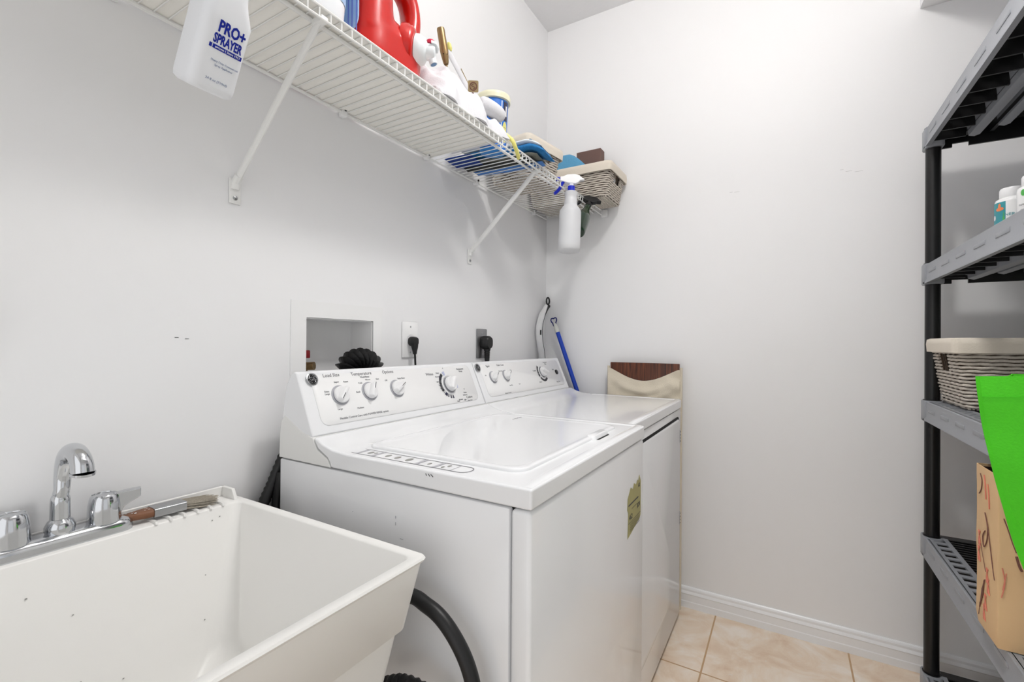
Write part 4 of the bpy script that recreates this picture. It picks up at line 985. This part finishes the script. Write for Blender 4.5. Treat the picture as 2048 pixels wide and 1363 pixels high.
# ---------------------------------------------------------------- storage rack
rk = thing('storage_rack', 'tall black plastic storage rack at the right edge', 'rack')
RX0, RX1, RY0, RY1 = 1.455, 1.925, -1.075, -.134
tiers = (.091, .532, .970, 1.412, 1.853)
def shelf_parts(zt):
    h = .062; zb = zt-h
    e = B()
    # long front/back skirts (channel section) and rims
    for (xa, xs) in ((RX0, 1), (RX1, -1)):
        pr_ = [(0, zb), (.020, zb), (.020, zb+.003), (.0055, zb+.012), (.0055, zt-.003), (.008, zt), (.060, zt), (.060, zt-.004), (.009, zt-.004), (.0085, zb+.014), (.008, zb+.010), (0, zb+.006)]
        pr_ = [(0, zb), (0, zb+.005), (.004, zb+.014), (.004, zt-.002), (.006, zt), (.012, zt), (.012, zb)]
        e.prism(pr_, lambda u, v, hh: V3(xa+xs*u, hh, v), RY0+.03, RY1-.03)
        n_ = 6
        for i in range(n_):
            y = RY0+.10+(RY1-RY0-.26)*i/(n_-1)
            a, c = sorted((xa+xs*.0028, xa+xs*.006)); e.box(a, c, y-.0, y+.075, zb+.030, zb+.040, .001)
        # ladder of square holes behind the rim
        a, c = sorted((xa+xs*.010, xa+xs*.022)); e.box(a, c, RY0+.03, RY1-.03, zt-.004, zt)
        a, c = sorted((xa+xs*.050, xa+xs*.062)); e.box(a, c, RY0+.03, RY1-.03, zt-.006, zt)
        a, c = sorted((xa+xs*.020, xa+xs*.052)); k = 22
        for i in range(k):
            y = RY0+.04+(RY1-RY0-.08)*i/(k-1); e.box(a, c, y-.009, y+.009, zt-.004, zt-.0005)
    fr = e.build('shelf_frame', 'rack_sheen_grey', rk, smooth=30)
    for ya, s_ in ((RY1, -1), (RY0, 1)):     # short end skirts with a notch
        e = B()
        a, c = sorted((ya, ya+s_*.008))
        e.box(RX0+.05, RX0+.075, a, c, zb, zt-.002); e.box(RX0+.075, RX0+.115, a, c, zb+.012, zt-.002); e.box(RX0+.115, RX1-.05, a, c, zb, zt-.002)
        a, c = sorted((ya, ya+s_*.035)); e.box(RX0+.05, RX1-.05, a, c, zt-.004, zt-.0005)
        e.build('end_skirt', 'rack_black', fr, smooth=0)
    e = B()
    y = RY0+.045
    while y < RY1-.03: e.box(RX0+.060, RX1-.060, y-.0035, y+.0035, zt-.012, zt-.001); y += .0205
    for x in (RX0+.10, RX0+.16, (RX0+RX1)/2, RX1-.16, RX1-.10): e.box(x-.005, x+.005, RY0+.04, RY1-.035, zt-.040, zt-.010)
    k = 11
    for i in range(k):
        y = RY0+.06+(RY1-RY0-.12)*i/(k-1)
        for xa, xs in ((RX0, 1), (RX1, -1)):
            a, c = sorted((xa+xs*.008, xa+xs*.095)); e.box(a, c, y-.003, y+.003, zb+.012, zt-.004)
    e.build('slat_grid', 'rack_black', fr, smooth=0)
    e = B()
    for xa, xs in ((RX0, 1), (RX1, -1)):
        a = [(.092, zt-.010), (.097, zb+.006), (.110, zb+.002), (.123, zb+.006), (.130, zt-.010)]
        e.prism([(u, v) for u, v in a], lambda u, v, hh: V3(xa+xs*u, hh, v), RY0+.06, RY1-.075)
        e.prism([(u+.06, v+.010) for u, v in a], lambda u, v, hh: V3(xa+xs*u, hh, v), RY0+.06, RY1-.095)
    e.build('stiffening_beam', 'rack_sheen_grey', fr, smooth=40)
    for xa, xs in ((RX0, 1), (RX1, -1)):
        for ya, ys_ in ((RY1, -1), (RY0, 1)):
            cx_, cy_ = xa+xs*.0245, ya+ys_*.030; e = B()
            e.rings([[V3(cx_+px, cy_+py, z) for px, py in rr(.049-k, .060-k, .012, 4)] for k, z in ((.003, zb-.003), (0, zb), (0, zt-.002), (.004, zt+.002))])
            co = e.build('corner_collar', 'rack_sheen_grey', fr, smooth=40)
            B().lathe([(.0228, -.004), (.0228, .0035)], (cx_, cy_, zt+.001), (0, 0, 1), 28).build('collar_ring', 'rack_black', co)
for zt in tiers: shelf_parts(zt)
for xa, xs in ((RX0, 1), (RX1, -1)):
    for ya, ys_ in ((RY1, -1), (RY0, 1)):
        cx_, cy_ = xa+xs*.0245, ya+ys_*.030
        for z0_, z1_ in [(0, .03)]+[(tiers[i]-.001, tiers[i+1]-.060) for i in range(4)]:
            B().cyl((cx_, cy_, z0_), (cx_, cy_, z1_), .0197, 28).build('post', 'rack_black', rk)

# supplement bottles
def pill(x, y, z, r, h, label):
    t = thing('supplement_bottle', label, 'bottle', (x, y, z), group='supplement bottles on the rack')
    B().lathe([(r*.94, 0), (r, .003), (r, h*.74), (r*.96, h*.79), (r*.72, h*.83)], (0, 0, 0), (0, 0, 1), 36).build('bottle_body', 'plastic_white', t, smooth=50)
    B().lathe([(r*.70, h*.82), (r*.74, h*.83), (r*.74, h*.97), (r*.68, h)], (0, 0, 0), (0, 0, 1), 32).build('cap', 'trigger_white', t, smooth=50)
    return t
def cwrap(e, r, a0, a1, z0_, z1_, off, n=10, oval=False):
    def P(u, v):
        am, aw = (a0+a1)/2, (a1-a0)/2; k = math.sqrt(max(0, 1-(2*v-1)**2)) if oval else 1
        a = math.radians(am+aw*k*(2*u-1)); return V3((r+off)*math.cos(a), (r+off)*math.sin(a), z0_+(z1_-z0_)*v)
    e.grid(n, 8, P)
s1 = pill(1.572, -.470, 1.414, .033, .142, 'white supplement bottle with teal floral label, left of the other bottle')
b = B(); cwrap(b, .033, 170, 232, .004, .105, .0006, 16); b.build('label', 'teal', s1, smooth=60)
b = B(); cwrap(b, .033, 232, 330, .004, .105, .0006, 16); cwrap(b, .033, 178, 192, .060, .074, .0012, 5, True); b.build('label', 'paper_white', s1, smooth=60)
b = B(); cwrap(b, .033, 195, 226, .082, .092, .0012, 8, True); cwrap(b, .033, 205, 216, .086, .102, .0014, 6, True); b.build('label_flower', 'orange', s1, smooth=60)
b = B(); cwrap(b, .033, 222, 229, .02, .080, .0010, 4, True); b.build('label_leaf', 'leaf', s1, smooth=60)
b = B()
def cyltext(e, s_, r, a, z, size):
    t = B(); t.text(s_, size, Matrix(), .0001)
    for v in t.bm.verts:
        aa = math.radians(a)+v.co.x/r; v.co = V3((r+.0013+v.co.z)*math.cos(aa), (r+.0013+v.co.z)*math.sin(aa), z+v.co.y)
    e.merge(t.bm)
for s_, a, z, q in (('ENERGY', 252, .070, .010), ('dietary supplement', 250, .052, .0045), ('60 capsules', 250, .044, .0045)):
    b = B(); cyltext(b, s_, .033, a, z, q); b.build('label_lettering', 'teal', s1)
s2 = pill(1.580, -.572, 1.414, .031, .143, 'white supplement bottle with a round green emblem, nearest the frame edge')
b = B(); cwrap(b, .031, 205, 225, .092, .108, .0008, 8, True); b.build('label_emblem', 'leaf', s2, smooth=60)
for s_, z, q in (('nutrition', .072, .0075), ('vitamins', .060, .0055)):
    b = B(); cyltext(b, s_, .031, 222, z, q); b.build('label_lettering', 'ink_grey', s2)

# green tote bag hanging at the near end of the rack
gt = thing('tote_bag', 'bright lime green fabric tote bag in front of the storage rack', 'bag')
b = B(); TA = V3(1.338, -1.115, 1.099); ue = V3(.97, -.06, 0).normalized(); ug = V3(.62, .78, 0).normalized()
def tside(v): return .005*v+.052*v**1.6
def tb_front(u, v):
    s0 = tside(v); L_ = .40-s0*3.0
    p = TA+ue*(s0+L_*u)+V3(0, 0, -.30*v+.006*math.sin(u*4)*(1-v))
    p += V3(0, -1, 0)*(.012*math.sin(math.pi*u)+.006*noise.noise(V3(u*4, v*4, 3))+.016*math.sin(u*7+v*5)*v*.5)
    return p
def tb_back(u, v):
    s0 = tside(v); L_ = .40-s0*3.0
    return TA+ug*(.055*(1-v*.8))+ue*(s0+L_*u+.02*(1-v))+V3(0, 0, -.30*v+.004)
b.shell(24, 30, tb_front, lambda u, v: V3(0, .0008, 0))
b.shell(24, 20, tb_back, lambda u, v: V3(0, .0008, 0))
b.shell(6, 20, lambda u, v: tb_front(0, v).lerp(tb_back(0, v), u)+V3(.010*math.sin(math.pi*u), -.004, -.002*math.sin(math.pi*u)), lambda u, v: V3(.0008, 0, 0))
b.shell(6, 20, lambda u, v: tb_front(1, v).lerp(tb_back(1, v), u), lambda u, v: V3(.0008, 0, 0))
b.shell(24, 4, lambda u, v: tb_front(u, 1).lerp(tb_back(u, 1), v), lambda u, v: V3(0, 0, .0008))
b.build('bag_body', 'tote_green', gt, smooth=70)
b = B(); b.shell(24, 1, lambda u, v: tb_front(u, .105+.004*v)+V3(0, -.0012, 0), lambda u, v: V3(0, .0005, 0)); b.build('hem_seam', 'tote_green', gt)
b = B()
for f, dy in ((tb_front, -.003), (tb_back, .003)):
    a0, a1 = f(.55, 0), f(.95, 0); top_ = (a0+a1)/2; top_.z = 1.424; top_.y = -1.082
    P = cr_([a0+V3(0, dy, -.06), a0+V3(0, dy, 0), a0.lerp(top_, .6), top_+V3(-.02, 0, -.004), top_+V3(.02, 0, -.004), a1.lerp(top_, .6), a1+V3(0, dy, 0), a1+V3(0, dy, -.06)], 5)
    b.tube(P, .010, 8, flat=.15)
b.build('handle', 'tote_green', gt)
# brown paper bag
pb_ = thing('paper_bag', 'kraft paper bag with brown and red sketches on the lower rack shelf', 'bag')
PX0, PX1, PY0, PY1, PZ0, PZ1 = 1.443, 1.73, -.835, -.712, .5335, .885
def pring(k, z, dx=0, dy=0):
    P = rr(PX1-PX0-k, PY1-PY0-k, .004, 2, (PX0+PX1)/2+dx, (PY0+PY1)/2+dy); return [V3(x+.002*noise.noise(V3(x*20, y*20, z*14)), y+.002*noise.noise(V3(x*11, y*20, z*14+4)), z) for x, y in P]
zs_ = [PZ0+(PZ1-PZ0)*i/14 for i in range(15)]
b = B(); b.rings([pring(.006, PZ0)]+[pring(0, z) for z in zs_[1:]]+[pring(.003, z) for z in zs_[::-1][:6]], True, False)
b.build('bag_body', 'paper_bag', pb_, smooth=30)
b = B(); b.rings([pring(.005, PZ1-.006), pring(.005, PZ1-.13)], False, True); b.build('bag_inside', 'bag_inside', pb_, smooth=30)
XX = PX0-.0012
def sk_t(m, pts, r): B().tube(cr_([V3(XX, y, z) for y, z in pts], 4), r, 5).build('sketch_line', m, pb_)
def fk(m, pts, r): B().tube(cr_([V3(x, PY0-.0012, z) for x, z in pts], 4), r, 5).build('sketch_line', m, pb_)
K_, R_ = 'sketch_brown', 'sketch_red'
sk_t(K_, [(-.742, .868), (-.752, .855), (-.748, .835), (-.735, .822)], .0010); sk_t(K_, [(-.770, .790), (-.785, .765), (-.782, .735), (-.765, .715), (-.758, .735), (-.772, .752)], .0011)
sk_t(K_, [(-.785, .770), (-.800, .73), (-.815, .69), (-.825, .668)], .0009); sk_t(K_, [(-.745, .715), (-.76, .69), (-.775, .665)], .0006)
for k in range(5): sk_t(K_, [(-.742-.004*k, .575+.008*k), (-.750-.004*k, .60+.010*k), (-.756-.004*k, .622+.006*k)], .0011)
sk_t(K_, [(-.735, .555), (-.742, .585)], .0006)
for (y, z) in ((-.738, .725), (-.735, .69), (-.785, .66), (-.79, .64), (-.775, .60), (-.768, .575)):
    for k in range(3): sk_t(R_, [(y-.008+.006*k, z-.016), (y+.002*k, z), (y+.006-.005*k, z+.016)], .0009)
for (y, z) in ((-.765, .85), (-.785, .835)): sk_t(R_, [(y, z+.02), (y-.006, z), (y-.010, z-.03)], .0012)
fk(K_, [(1.452, .80), (1.458, .78), (1.464, .755), (1.470, .735)], .0009); fk(K_, [(1.470, .728), (1.474, .710), (1.478, .700)], .0022)
fk(R_, [(1.450, .70), (1.454, .67), (1.449, .64)], .0009); fk(R_, [(1.456, .69), (1.451, .655)], .0009)
